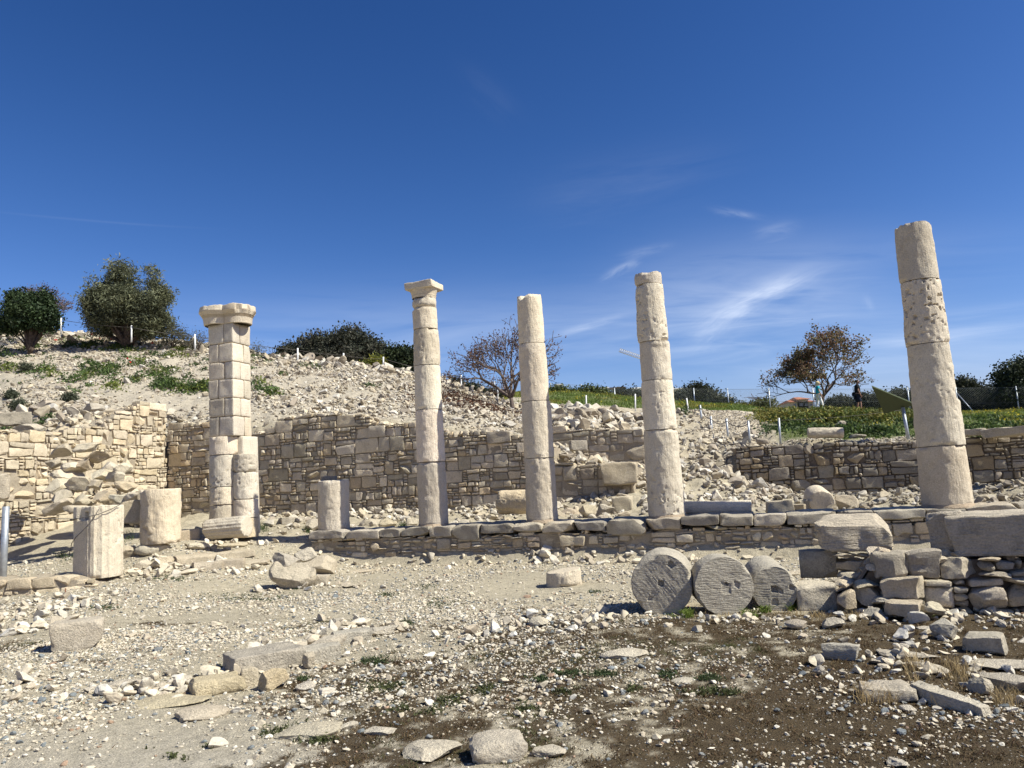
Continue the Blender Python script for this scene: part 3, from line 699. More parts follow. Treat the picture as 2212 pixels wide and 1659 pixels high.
# heart-shaped corner pier: two half columns below, coursed blocks above, moulded double capital
pb = atY(503, 1152, 17.2); pb[2] = ZS - .05
pier = empty('corner_pier', pb, 'pale block-built corner pier with two half columns below and a moulded double capital', 'pier')
PA = math.atan2(EV[1], EV[0])
def pz(v, u=503): return zat(pb[0], pb[1], u, v)
E2, N2 = np.array([*EV, 0]), np.array([*NV, 0])
cA = pb - E2 * .10 - N2 * .12; cB = pb + E2 * .36 - N2 * .02
for k, (va, vb_) in enumerate([(1152, 1089), (1089, 1051), (1051, 983), (983, 944)]):
    z0, z1 = pz(va) if k else pb[2], pz(vb_); v, f = drum(.325, .32, z1 - z0, 650 + k, nt_=80, pits=.035 if k in (1, 2) else .012)
    mb = MB(); mb.add(v + np.array([cA[0], cA[1], z0]), f, tones(rg, 1, DRUMTONE)); mb.build('half_column_drum', CREAM, pier, (cA[0], cA[1], z0))
for k, (va, vb_) in enumerate([(1155, 1120), (1120, 1080), (1080, 1022), (1022, 983)]):
    z0, z1 = pz(va) if k else pb[2] - .05, pz(vb_); v, f = drum(.265, .262, z1 - z0, 660 + k, nt_=80, pits=.02)
    mb = MB(); mb.add(v + np.array([cB[0], cB[1], z0]), f, tones(rg, 1, DRUMTONE) * (np.array([1, .93, .82]) if k == 0 else 1)); mb.build('half_column_drum', CREAM, pier, (cB[0], cB[1], z0))
v, f = block((.62, .62, pz(944) - pb[2]), 670, (6, 6, 14), .03, .008); mb = MB(); mb.add(rotz(v, PA) + np.array([*(pb + E2 * .05 + N2 * .22)[:2], (pz(944) + pb[2]) / 2]), f); mb.build('pier_core', CREAM, pier, pb)
rows = [944, 897, 856, 820, 780, 742, 702]; rows = [944, 902, 863, 823, 786, 747, 704]
wf, ws = .66, .64; pc = pb - E2 * .02 - N2 * .02
for k in range(6):
    z0, z1 = pz(rows[k]), pz(rows[k + 1]); q = [.40, .62][k % 2] + rg.uniform(-.03, .03)
    # front row split in two, the right-hand block wraps the corner; a third block stands behind it on the side face
    spec = [(-wf / 2, -wf / 2 + wf * q, -ws / 2, ws / 2), (-wf / 2 + wf * q, wf / 2, -ws / 2, -ws / 2 + ws * [.62, .42][k % 2]), (-wf / 2 + wf * q, wf / 2, -ws / 2 + ws * [.62, .42][k % 2], ws / 2)]
    for j, (a, b_, c, d) in enumerate(spec):
        v, f = block((b_ - a - .012, d - c - .012, z1 - z0 - .010), 680 + k * 5 + j, (8, 8, 8), .018, .011, 2, (.88, .98), 5.)
        v += np.array([(a + b_) / 2, (c + d) / 2, 0]); mb = MB(); mb.add(rotz(v, PA) + np.array([pc[0], pc[1], (z0 + z1) / 2]), f, tones(rg, 1, DRUMTONE)); mb.build('block', CREAM, pier, (pc[0], pc[1], z0))
v, f = block((wf - .05, ws - .05, pz(704) - pz(944)), 699, (3, 3, 3), .01, .0); mb = MB(); mb.add(rotz(v, PA) + np.array([pc[0], pc[1], (pz(704) + pz(944)) / 2]), f, (.7, .62, .5)); mb.build('joint_mortar', MORTAR, pier, pb)
z0 = pz(706)
for (dx, dy, rr, sd, tone) in ((-.17, -.15, .37, 5, (1, .98, .94)), (.25, -.04, .36, 6, (.93, .9, .86))):
    th = np.arange(64) / 64 * 2 * math.pi; V = []
    for dz, q in [(0, .80), (.015, .86), (.13, .88), (.15, .90), (.155, .86), (.175, .93), (.18, .89), (.20, .96), (.205, .93), (.215, .99), (.29, 1.14), (.295, 1.10), (.31, 1.12), (.405, 1.09), (.42, 1.02), (.42, .6), (.415, .02)]:
        P = np.stack([np.cos(th), np.sin(th), np.full(64, dz * 3)], -1); nn = fbm(P * 2.2 + sd, 4, sd)
        rr_ = rr * q * (1 + .03 * nn - .11 * (dz > .25) * sst(.1, .4, fbm(P * np.array([3.1, 3.1, 1.2]) + sd * 3, 3, sd + 2)))
        c = pc + E2 * dx + N2 * dy; V.append(np.stack([c[0] + rr_ * np.cos(th), c[1] + rr_ * np.sin(th), z0 + dz + .02 * nn * (dz > .3)], -1))
    n = len(V); i = np.arange(n - 1)[:, None] * 64; j = np.arange(64)[None]; jn = (j + 1) % 64
    mb = MB(); mb.add(np.concatenate(V), np.stack([i + j, i + jn, i + 64 + jn, i + 64 + j], -1).reshape(-1, 4), tone); mb.build('capital', CREAM, pier, (c[0], c[1], z0), sharp=28)

# ------------------------------------------------------------------ single stones, blocks and fallen drums
def put(kind, name, label, box, seed, m=None, ratio=.8, z=None, Y=None, yaw=None, tone=(1, 1, 1), cat=None, sink=.06, group=None, hmin=.1, parent=None, tilt=(0, 0), lvl=None, hscale=1., **kw):
    """set a stone where the photograph shows it; box = its extent in the photograph (x0, y0, x1, y1)"""
    u0, v0, u1, v1 = box; uc = (u0 + u1) / 2; tone = tuple(min(x, 1.04) for x in tone) if (m or ROCKM) is ROCKM else tone
    if Y is not None: pf = atY(uc, v1, Y)
    elif z is not None: pf = atZ(uc, v1, z)
    else: pf = ground_hit(uc, v1)
    rg = np.random.default_rng(seed); vd = pf[:2] / np.linalg.norm(pf[:2]); dist = float(pf[1])
    W = (u1 - u0) / F * dist; D = W * ratio; tn = max((CAM[2] - pf[2]) / dist, 0)
    H = max((v1 - v0) / F * dist - D * tn * .85, hmin * W) * hscale
    yaw = rg.uniform(-.35, .35) if yaw is None else yaw
    az = math.atan2(-vd[0], vd[1])
    cW = W / (abs(math.cos(yaw)) + ratio * abs(math.sin(yaw)) * .8); cD = cW * ratio
    pix = W / max(u1 - u0, 1)
    if kind == 'block':
        n = tuple(int(np.clip(q / (3.0 * pix), 6, 26)) for q in (cW, cD, H))
        a = dict(r=.06 * min(cW, H), amp=.034 * min(cW, H) ** .5 * .6, chips=7, chip=(.72, .95), fr=2.4 / min(cW, H) ** .5, skew=.08, warp=.14); a.update(kw)
        v, f = block((cW, cD, H), seed, n, **a)
    else:
        l = lvl or (4 if u1 - u0 > 45 else 3)
        a = dict(planes=14, amp=.06, off=(.5, .85)); a.update(kw)
        if kind == 'slab': a.setdefault('sq', .4)
        v, f = rock((cW, cD, H), seed, l, **a)
    if tilt[0]: v = roty(v, tilt[0])
    if tilt[1]: v = rotx(v, tilt[1])
    v = rotz(v, az + yaw); c = np.array([*(pf[:2] + vd * D * .45), pf[2] + H / 2 - sink * H])
    mb = MB(); mb.add(v + c, f, tone)
    o = mb.build(name, m or ROCKM, parent, (c[0], c[1], pf[2] - sink * H), sharp=32)
    if parent is None: tag(o, label, cat or 'stone', group)
    return o
YEL = (1.05, .95, .76)
S = put
# --- foreground, left to right
S('block', 'stone_block', 'squared grey-topped stone block standing alone on the pebbly ground at far left', (117, 1331, 219, 1405), 101, ROCKM, .6, yaw=-.12, tone=(.97, .95, .92), r=.05, cat='stone block')
S('block', 'stone_slab', 'long grey-topped slab lying on the broken row of stones, its corner overhanging', (486, 1376, 656, 1452), 102, GREY, .62, yaw=.30, tone=(1.1, 1.07, 1.03), hscale=.7, cat='stone slab')
S('rock', 'supporting_stone', 'ochre stone wedged under the overhanging corner of the long slab', (556, 1438, 625, 1496), 103, ROCKM, .8, tone=YEL, sq=.4)
S('rock', 'supporting_stone', 'narrow upright stone propping the right end of the long slab', (652, 1405, 684, 1447), 104, ROCKM, 1., tone=(1, .97, .9))
S('block', 'stone_slab', 'thin grey slab with a pale broken end, second in the broken row', (655, 1386, 738, 1432), 105, GREY, .5, yaw=.3, tone=(1.15, 1.14, 1.1), hscale=.9, cat='stone slab')
S('block', 'stone_slab', 'grey slab with white chipped end at the row bend, behind the thin slab', (718, 1362, 802, 1392), 106, GREY, .5, yaw=.2, tone=(1.15, 1.15, 1.12), hscale=1.2, cat='stone slab')
S('slab', 'stone_slab', 'upright white-ended slab touching the thin grey slab', (668, 1372, 752, 1414), 120, ROCKM, .4, yaw=.25, tone=(.95, .94, .92), cat='stone slab')
S('slab', 'stone_slab', 'flat pale slab ending the broken row at its far right', (788, 1349, 864, 1374), 107, ROCKM, .6, yaw=.1, tone=(1.05, 1.04, 1.02), cat='stone slab')
S('rock', 'boulder', 'orange-stained pale lump at the top of the broken row', (735, 1340, 772, 1360), 108, ROCKM, .8, tone=(1.1, 1, .9))
S('rock', 'boulder', 'smooth white lump beside the orange-stained one', (762, 1331, 802, 1353), 109, ROCKM, .8, tone=(1.1, 1.08, 1.05))
S('rock', 'boulder', 'grey angular lump just left of the orange-stained one', (714, 1333, 742, 1350), 110, ROCKM, .8, tone=(.85, .85, .84))
S('rock', 'boulder', 'pointed grey stone standing at the back of the broken row', (688, 1353, 724, 1382), 111, ROCKM, .7, tone=(.9, .9, .88))
S('rock', 'boulder', 'white knobbly stone left of the pointed grey one', (654, 1366, 692, 1392), 112, ROCKM, .8, tone=(1.12, 1.1, 1.06))
S('rock', 'boulder', 'pale wedge at the back edge of the long slab', (632, 1378, 668, 1402), 113, ROCKM, .8, tone=(1.08, 1.05, 1))
S('block', 'stone_block', 'rounded yellow block at the near end of the broken row', (410, 1452, 526, 1502), 114, ROCKM, .7, yaw=.18, tone=(1.08, .98, .80), r=.09, cat='stone block')
S('block', 'stone_block', 'pale block pressed against the yellow one', (520, 1438, 556, 1486), 115, ROCKM, 1., yaw=.1, tone=(1.05, 1.0, .9), cat='stone block')
S('slab', 'stone_slab', 'small grey flat-topped slab in the row left of the yellow block', (222, 1464, 306, 1490), 116, GREY, .6, yaw=.1, tone=(1.35, 1.3, 1.22), cat='stone slab')
S('rock', 'boulder', 'white angular stone between the grey slab and the yellow block', (334, 1470, 364, 1494), 117, ROCKM, .9, tone=(1.05, 1.02, .98))
S('rock', 'boulder', 'pale stone behind the yellow block with a flat face', (372, 1455, 418, 1478), 118, ROCKM, .8, tone=(1.1, 1.07, 1.02))
S('slab', 'stone_slab', 'white low slab just left of the small grey slab', (180, 1478, 224, 1496), 119, ROCKM, .7, tone=(1.1, 1.08, 1.05), cat='stone slab')
S('rock', 'bedrock_slab', 'low yellowish bedrock hump below the yellow block', (262, 1484, 452, 1532), 121, ROCKM, .62, yaw=0, tone=(1.08, 1.0, .84), hscale=.75, sink=.3, planes=7, cat='bedrock')
S('rock', 'bedrock_slab', 'pale rounded bedrock hump with brown weeds along its lower edge', (382, 1500, 496, 1556), 122, ROCKM, .7, yaw=0, tone=(1.05, 1.0, .94), hscale=.75, sink=.3, planes=7, cat='bedrock')
S('rock', 'stone_slab', 'broad cream flat slab with pinkish top set in brown weeds', (592, 1532, 748, 1604), 123, ROCKM, .75, yaw=.15, tone=(1.1, 1.03, .95), hscale=.6, sink=.2, sq=.35, cat='stone slab')
S('rock', 'stone_slab', 'small cream slab touching the broad pinkish one', (722, 1542, 777, 1580), 124, ROCKM, .8, tone=(1.12, 1.06, 1.0), hscale=.65, sink=.2, cat='stone slab')
S('rock', 'stone_slab', 'pitted white flat stone between the two pairs of slabs', (782, 1554, 862, 1592), 125, ROCKM, .8, tone=(1.08, 1.06, 1.02), hscale=.6, sink=.22, cat='stone slab')
S('rock', 'stone_slab', 'large flat slab with grey lichen patches at the bottom of the view', (866, 1566, 1012, 1650), 126, GREY, .85, yaw=.2, tone=(1.45, 1.4, 1.3), hscale=.6, sink=.2, sq=.45, cat='stone slab')
S('block', 'stone_block', 'large pale block beside the lichen slab, a crack with a weed between them', (1012, 1558, 1136, 1650), 127, ROCKM, .85, yaw=.15, tone=(1.03, 1.02, 1.), hscale=.7, sink=.1, amp=.02, r=.09, cat='stone block')
S('rock', 'stone_slab', 'round-edged flat grey stone right of the large pale block', (1147, 1590, 1226, 1640), 128, GREY, .9, tone=(1.4, 1.35, 1.26), hscale=.6, sink=.22, sq=.3, cat='stone slab')
S('rock', 'stone_slab', 'cream flat slab lying alone mid-court in front of the fallen drums', (1294, 1384, 1404, 1424), 129, ROCKM, .6, yaw=.1, tone=(1.15, 1.08, 1.0), hscale=.65, sink=.2, cat='stone slab')
S('rock', 'boulder', 'grey-green flat stone among green weeds mid-court', (1451, 1452, 1502, 1480), 130, GREY, .9, tone=(1.4, 1.38, 1.3), hscale=.5, sink=.2)
S('rock', 'boulder', 'white rounded stone half buried in brown weeds below the row', (638, 1470, 682, 1496), 131, ROCKM, .8, tone=(1.12, 1.1, 1.06), planes=5)
S('rock', 'boulder', 'white double stone left of the largest drum shadow', (1142, 1329, 1188, 1356), 132, ROCKM, .8, tone=(1.08, 1.05, 1.0))
S('rock', 'boulder', 'pale stone beside the end of the drum shadow', (1292, 1341, 1318, 1360), 133, ROCKM, .9, tone=(1.0, .95, .88))
# --- right foreground
S('block', 'stone_block', 'smooth grey wedge block with a shadowed face, lying alone in brown weeds', (1783, 1387, 1853, 1427), 134, TOOLED, .45, yaw=-.15, tone=(.95, .95, .93), skew=.15, cat='stone block')
S('rock', 'boulder', 'rounded grey-pink boulder near the dry grass', (1697, 1334, 1744, 1362), 135, ROCKM, .8, tone=(.85, .82, .80), planes=5)
S('rock', 'boulder', 'white-topped rough boulder beside the rounded grey one', (1773, 1328, 1829, 1360), 136, ROCKM, .8, tone=(1.05, 1.03, 1.0), sq=.3)
S('rock', 'boulder', 'dark pyramid-shaped boulder with a pale right face in front of the rough wall', (2008, 1333, 2076, 1386), 137, GREY, .8, yaw=.4, tone=(1.1, 1.1, 1.08))
S('block', 'stone_block', 'grey block with a notched corner sitting on the broken slab pile', (2088, 1362, 2171, 1412), 138, GREY, .7, yaw=-.2, tone=(1.25, 1.22, 1.15), cat='stone block', chip=(.72, .92))
S('slab', 'stone_slab', 'broad flat slab under the notched grey block', (2082, 1405, 2240, 1452), 139, GREY, .7, yaw=.05, tone=(1.4, 1.35, 1.27), hscale=.5, cat='stone slab')
S('slab', 'stone_slab', 'thick grey slab at the right edge below the broad flat one', (2128, 1438, 2250, 1498), 140, GREY, .6, yaw=-.1, tone=(1.3, 1.25, 1.18), hscale=.75, cat='stone slab')
S('rock', 'boulder', 'round-backed grey boulder among straw-coloured grass', (2092, 1455, 2147, 1504), 141, GREY, .9, tone=(1.35, 1.3, 1.2), planes=6)
S('block', 'stone_block', 'pitted flat-topped block in dry grass', (1864, 1466, 1976, 1518), 142, ROCKM, .7, yaw=.1, tone=(1.0, .98, .95), amp=.02, hscale=.85, cat='stone block')
S('block', 'stone_slab', 'long narrow grey slab sloping down to the lower right through dry grass', (1976, 1440, 2130, 1534), 143, GREY, .26, yaw=-.52, tone=(1.45, 1.42, 1.34), hscale=.34, tilt=(.12, 0), sink=.0, cat='stone slab')
S('slab', 'stone_slab', 'pale curved slab above the long sloping one', (1956, 1418, 2052, 1456), 144, ROCKM, .5, yaw=-.25, tone=(1.05, 1.02, .97), hscale=.7, cat='stone slab')
S('slab', 'stone_slab', 'thin white-grey slab at the top of the right-hand stone pile', (1896, 1398, 2022, 1424), 145, ROCKM, .5, yaw=-.1, tone=(.98, .97, .95), hscale=.8, cat='stone slab')
S('slab', 'stone_slab', 'white flat slab left of the pale curved one', (1876, 1413, 1936, 1440), 146, ROCKM, .6, tone=(1.12, 1.1, 1.06), hscale=.7, cat='stone slab')
S('rock', 'boulder', 'small white lump topping the right-hand stone pile', (1926, 1386, 1964, 1404), 147, ROCKM, .8, tone=(1.12, 1.1, 1.06))
S('rock', 'boulder', 'white stone in front of the pitted block', (1944, 1519, 1980, 1542), 148, ROCKM, .8, tone=(1.12, 1.1, 1.06))
S('rock', 'boulder', 'white pointed stone standing on brown ground left of the pile', (1756, 1434, 1786, 1462), 149, ROCKM, .8, tone=(1.2, 1.18, 1.14))
S('rock', 'boulder', 'white broken lump at the very bottom of the view', (1916, 1628, 1970, 1662), 150, ROCKM, .8, tone=(1.2, 1.18, 1.12), hscale=.7)
S('slab', 'stone_slab', 'white flat stones strip beside the pyramid boulder', (1976, 1346, 2040, 1362), 151, ROCKM, .6, tone=(1.15, 1.13, 1.1), hscale=.5, cat='stone slab')
# --- middle: pile of boulders, thin drum, kerb slabs
S('rock', 'boulder', 'big grey mushroom-shaped boulder in the pile by the kerb slabs', (582, 1203, 682, 1275), 160, GREY, .8, tone=(1.3, 1.24, 1.12), planes=9, sq=.25)
S('rock', 'boulder', 'pointed grey boulder at the back of the mushroom-shaped one', (590, 1188, 648, 1240), 161, GREY, .8, Y=12.6, tone=(1.15, 1.12, 1.08))
S('rock', 'boulder', 'tilted angular boulder with yellow underside, right in the pile', (652, 1193, 731, 1246), 162, ROCKM, .8, tone=(.95, .92, .86), planes=16, tilt=(.25, 0))
S('rock', 'boulder', 'grey rounded boulder at the top of the pile', (632, 1180, 688, 1214), 163, GREY, .9, Y=13.2, tone=(1.4, 1.36, 1.28))
S('block', 'stone_block', 'small dark-sided block at the foot of the tilted boulder', (678, 1240, 710, 1266), 164, ROCKM, .9, tone=(.92, .9, .86), cat='stone block')
S('slab', 'kerb_slab', 'thin pale flat slab right of the boulder pile', (736, 1217, 824, 1238), 165, ROCKM, .6, tone=(1.0, .95, .86), hscale=.35, cat='kerb slab')
S('slab', 'kerb_slab', 'pale wedge of paving left of the thin flat slab', (732, 1248, 786, 1270), 166, ROCKM, .7, tone=(.95, .92, .85), hscale=.4, cat='kerb slab')
S('slab', 'kerb_slab', 'long worn paving slab behind the boulder pile', (560, 1192, 640, 1216), 167, ROCKM, .8, tone=(1.02, .97, .88), hscale=.35, cat='kerb slab')
p = ground_hit(1222, 1268); v, f = drum(.255, .25, .235, 170, rough=.012, pits=.02, nt_=80, dz=.02)
v[:, 2] *= 1 + .12 * v[:, 0] / .25
mb = MB(); mb.add(v + np.array([p[0], p[1] + .22, p[2] - .02]), f, (.93, .9, .85)); tag(mb.build('column_slice', CREAM, None, (p[0], p[1] + .22, p[2])), 'short tilted slice of column shaft lying alone mid-court', 'column slice')
# --- the three fallen drums in a row, and the block at their end
def dressed(seed, r, marks, amp=.0014, ang=.6):
    """tooled end face: chisel strokes plus square dowel sockets; positive goes into the stone"""
    def fn(x, y):
        P = np.stack([x, y, 0 * x + seed], -1); wv = .16 * fbm(P * 3, 2, seed)
        c, s_ = np.cos(ang + wv), np.sin(ang + wv)
        q = np.stack([(x * c + y * s_) * 11, (-x * s_ + y * c) * 78, 0 * x + seed], -1)
        d = amp * fbm(q, 3, seed) + .003 * fbm(P * 6, 3, seed + 2) + .002 * sst(.25, .6, fbm(P * 10, 3, seed + 4))
        for (cx, cy, k, dep, a) in marks:
            dx, dy = x - cx * r, y - cy * r; u, w = dx * math.cos(a) + dy * math.sin(a), -dx * math.sin(a) + dy * math.cos(a)
            d = d + dep * sst(k * r * 1.12, k * r * .9, np.maximum(np.abs(u), np.abs(w)) + .012 * fbm(P * 20, 2, 3))
        return d
    return fn
def fallen(label, name, uc, vbot, wpx, length, yaw, seed, m=TOOLED, tone=(1, 1, 1), Y=None, marks=(), rt=1., roll=0., pitch=0., nt_=150, ang=.6, group=None, **kw):
    pf = ground_hit(uc, vbot) if Y is None else atY(uc, vbot, Y)
    r = wpx / F * pf[1] * .5
    a = dict(rough=.0035, pits=.003, dz=.025); a.update(kw)
    v, f = drum(r, r * rt, length, seed, nt_=nt_, face=dressed(seed, r, marks, ang=ang), **a)
    q = np.stack([v[:, 0], v[:, 2], -v[:, 1]], -1)          # the shaft's axis points away from its dressed face
    q = roty(q, roll)
    if pitch: q = rotx(q, pitch)
    q = rotz(q, yaw)
    c = np.array([pf[0], pf[1], pf[2] - q[:, 2].min() - .02])
    mb = MB(); mb.add(q + c, f, tone)
    return tag(mb.build(name, m, None, (c[0], c[1], pf[2])), label, 'column drum', group)
GD = 'column drums laid in a row on the court'
fallen('largest fallen column drum with deep diagonal chisel marks, casting its shadow on the court', 'fallen_drum', 1434, 1328, 129, .80, -.24, 31, tone=(1.0, .98, .94), marks=[(-.02, -.05, .085, .035, .1), (-.38, .42, .07, .012, .5), (.35, -.62, .09, .03, .8)], ang=1.0, group=GD)
fallen('middle fallen column drum with chevron tool marks, between the largest and the smallest', 'fallen_drum', 1570, 1328, 123, .42, -.06, 32, tone=(1.0, .985, .95), marks=[(.05, .06, .16, .008, .15), (.10, -.05, .06, .03, .2), (.42, -.02, .09, .012, .4)], ang=.15, group=GD)
fallen('smallest fallen column drum with a square socket, next to the pitted block', 'fallen_drum', 1677, 1320, 95, 1.15, -.2, 33, tone=(.96, .95, .92), marks=[(.0, .02, .13, .05, .05), (.28, .08, .09, .02, .3), (.0, .55, .12, .015, .1), (.78, -.02, .09, .02, .2)], ang=.1, group=GD)
S('block', 'stone_block', 'pitted rectangular block set against the smallest fallen drum', (1720, 1252, 1814, 1320), 171, GREY, .8, yaw=.16, tone=(1.5, 1.45, 1.36), r=.035, amp=.016, cat='stone block')

# --- rough wall at the lower right and the big blocks on it
pw = ground_hit(1835, 1326); aw = .27
ew = np.array([math.cos(-aw), math.sin(-aw)]); nw = np.array([-math.sin(aw), -math.cos(aw)])
ew = np.array([.965, -.262]); nw = np.array([-.262, -.965])
def lineW(u, v):
    d = ray(u, v)[:2]; k = np.linalg.solve(np.array([[d[0], -ew[0]], [d[1], -ew[1]]]), pw[:2]); return k[1], CAM[2] + ray(u, v)[2] * k[0]
topW = pxprof([(1820, 1290), (1838, 1262), (1880, 1262), (1905, 1240), (1925, 1196), (2000, 1200), (2020, 1196), (2100, 1200), (2212, 1202), (2300, 1205)], line=lineW)
wall('rough_stone_wall', 'tumbled rough wall of large broken stones under the biggest block', pw[:2] - ew * .1, ew, nw, 4.2, topW, lambda s: -.08, ROCKM, 21, thick=.75, gap=.012, recess=.15, r=.045, amp=.03, prot=.09, cap=True, jag=.06, rough=.75, coremat=plain_mat('brown_earth', (.16, .125, .09), .95, var=.3),  # one even dark brown core behind the facing stones
     lay=dict(band=(.18, .30), big=.4, wr=(.7, 1.8)), pal=[(1.15, 1.11, 1.05), (.95, .93, .9), (1.08, 1.02, .9), (.85, .85, .84), (1.2, 1.17, 1.1)])
def onz(u, v, z): return atZ(u, v, z)
S('block', 'ashlar_block', 'weathered block with a broken sloping corner, perched on stones beside the smallest drum', (1770, 1112, 1926, 1195), 172, GREYT, .62, Y=8.7, yaw=.08, tone=(1.35, 1.28, 1.18), r=.05, amp=.026, chips=9, chip=(.62, .92), cat='stone block', sink=0)
S('block', 'ashlar_block', 'biggest tooled block at the right edge, lying on the rough wall', (2070, 1096, 2330, 1203), 173, GREYT, .55, Y=7.75, yaw=.05, tone=(1.35, 1.29, 1.2), r=.03, amp=.02, chips=4, chip=(.82, .95), cat='stone block', sink=0)
S('block', 'ashlar_block', 'grey block joined by small stones to the left end of the biggest block', (2014, 1104, 2082, 1194), 174, GREYT, 1.1, Y=8.1, yaw=-.1, tone=(1.2, 1.15, 1.08), r=.03, amp=.02, cat='stone block', sink=0)
S('block', 'ashlar_block', 'dark grey base block under the left end of the perched block', (1731, 1184, 1812, 1250), 175, GREY, .8, Y=8.95, yaw=-.1, tone=(1.05, 1.02, .96), r=.02, cat='stone block', sink=0)
for k, (b_, Y_, lab, tn) in enumerate([
        ((1808, 1205, 1882, 1232), 8.75, 'cream block under the middle of the perched block', (1.05, 1, .92)),
        ((1808, 1228, 1876, 1256), 8.65, 'white wedge stone two below the perched block', (1.1, 1.06, 1)),
        ((1814, 1254, 1888, 1286), 8.5, 'cream rounded slab three below the perched block', (1.02, .96, .85)),
        ((1838, 1280, 1895, 1318), 8.2, 'grey cube tilted in the gap of the rough wall', (.85, .84, .82)),
        ((1878, 1198, 1934, 1246), 8.35, 'grey broken block with a bowl-shaped chip right of the white wedge', (.82, .82, .82)),
        ((1912, 1238, 1994, 1290), 7.85, 'big pointed cream block hanging out of the rough wall', (1.0, .96, .88)),
        ((1885, 1284, 1935, 1308), 7.9, 'small grey slab lying at the foot of the wall gap', (.9, .9, .89)),
        ((1915, 1294, 1992, 1330), 7.6, 'slope-topped cream block at the foot of the rough wall', (1.03, .98, .9)),
        ((1866, 1310, 1916, 1338), 7.7, 'blue-grey broken stone at the foot of the rough wall', (.70, .72, .74)),
        ((1988, 1295, 2042, 1332), 7.55, 'white-faced upright stone at the foot of the rough wall', (1.08, 1.04, .96)),
        ((1800, 1190, 1848, 1206), 8.7, 'thin pebble-like slab directly under the perched block', (.98, .94, .86)),
        ((1846, 1192, 1882, 1206), 8.7, 'second thin slab directly under the perched block', (1.02, .98, .9)),
        ((1940, 1186, 2016, 1202), 8.9, 'shaded slab lying in the gap between the two largest blocks', (.95, .94, .92)),
        ((1850, 1230, 1886, 1268), 8.45, 'grey half-round stone wedged beside the white wedge', (.85, .84, .82))]):
    S('block' if k in (0, 4, 5, 7, 12) else 'rock', 'wall_stone', lab, b_, 180 + k, ROCKM, .9, Y=Y_, tone=tn, sq=.35) if k not in (0, 4, 5, 7, 12) else S('block', 'wall_stone', lab, b_, 180 + k, ROCKM, .9, Y=Y_, tone=tn, chips=5, chip=(.74, .94), amp=.02)
S('slab', 'stone_slab', 'long pale paving slab behind the smallest fallen drum', (1688, 1206, 1742, 1246), 196, ROCKM, .8, Y=10.3, tone=(1.05, 1, .92), hscale=.3, cat='stone slab')

# --- behind the colonnade: fallen shaft, drums and blocks on the portico floor
def shaft(label, u0, v0, u1, v1, wpx, Y0, Y1, seed, m, tone, group=None, r2=1., **kw):
    a, b_ = atY(u0, v0, Y0), atY(u1, v1, Y1); ax = b_ - a; Ln = np.linalg.norm(ax); ax /= Ln
    r = wpx / F * Y0 * .5
    v, f = drum(r, r * r2, Ln, seed, nt_=96, dz=.03, **kw)
    z = np.array([0, 0, 1.]); xx = np.cross(z, ax); xx /= np.linalg.norm(xx); yy = np.cross(ax, xx)
    q = a + v[:, :1] * xx + v[:, 1:2] * yy + v[:, 2:] * ax
    o = (a + b_) / 2; o[2] -= r
    mb = MB(); mb.add(q, f, tone); return tag(mb.build('fallen_column', m, None, o), label, 'column piece', group)
shaft('long grey column shaft lying between the five-drum column and the pitted leaning block', 1470, 1098, 1624, 1096, 30, 14.8, 14.45, 41, TOOLED, (1.5, 1.46, 1.38), rough=.004, pits=.004)
shaft('short ochre column drum with a broken face lying behind the third column', 1080, 1085, 1150, 1083, 49, 16.6, 16.3, 42, CREAM, (1.0, .92, .78), rough=.012, pits=.03)
shaft('grey-streaked tapering column piece lying in front of the corner pier', 446, 1144, 534, 1136, 42, 15.6, 15.4, 43, CREAM, (.88, .88, .87), r2=1.12, rough=.006, pits=.008, flute=lambda TH, Z: -.014 * np.abs(np.sin(TH * 9)))
shaft('pale rounded drum top showing behind grey blocks at the dry-stone wall', 1776, 1086, 1762, 1072, 52, 14.6, 15.4, 44, CREAM, (.98, .95, .9), rough=.004, pits=.006)
FLZ = .6
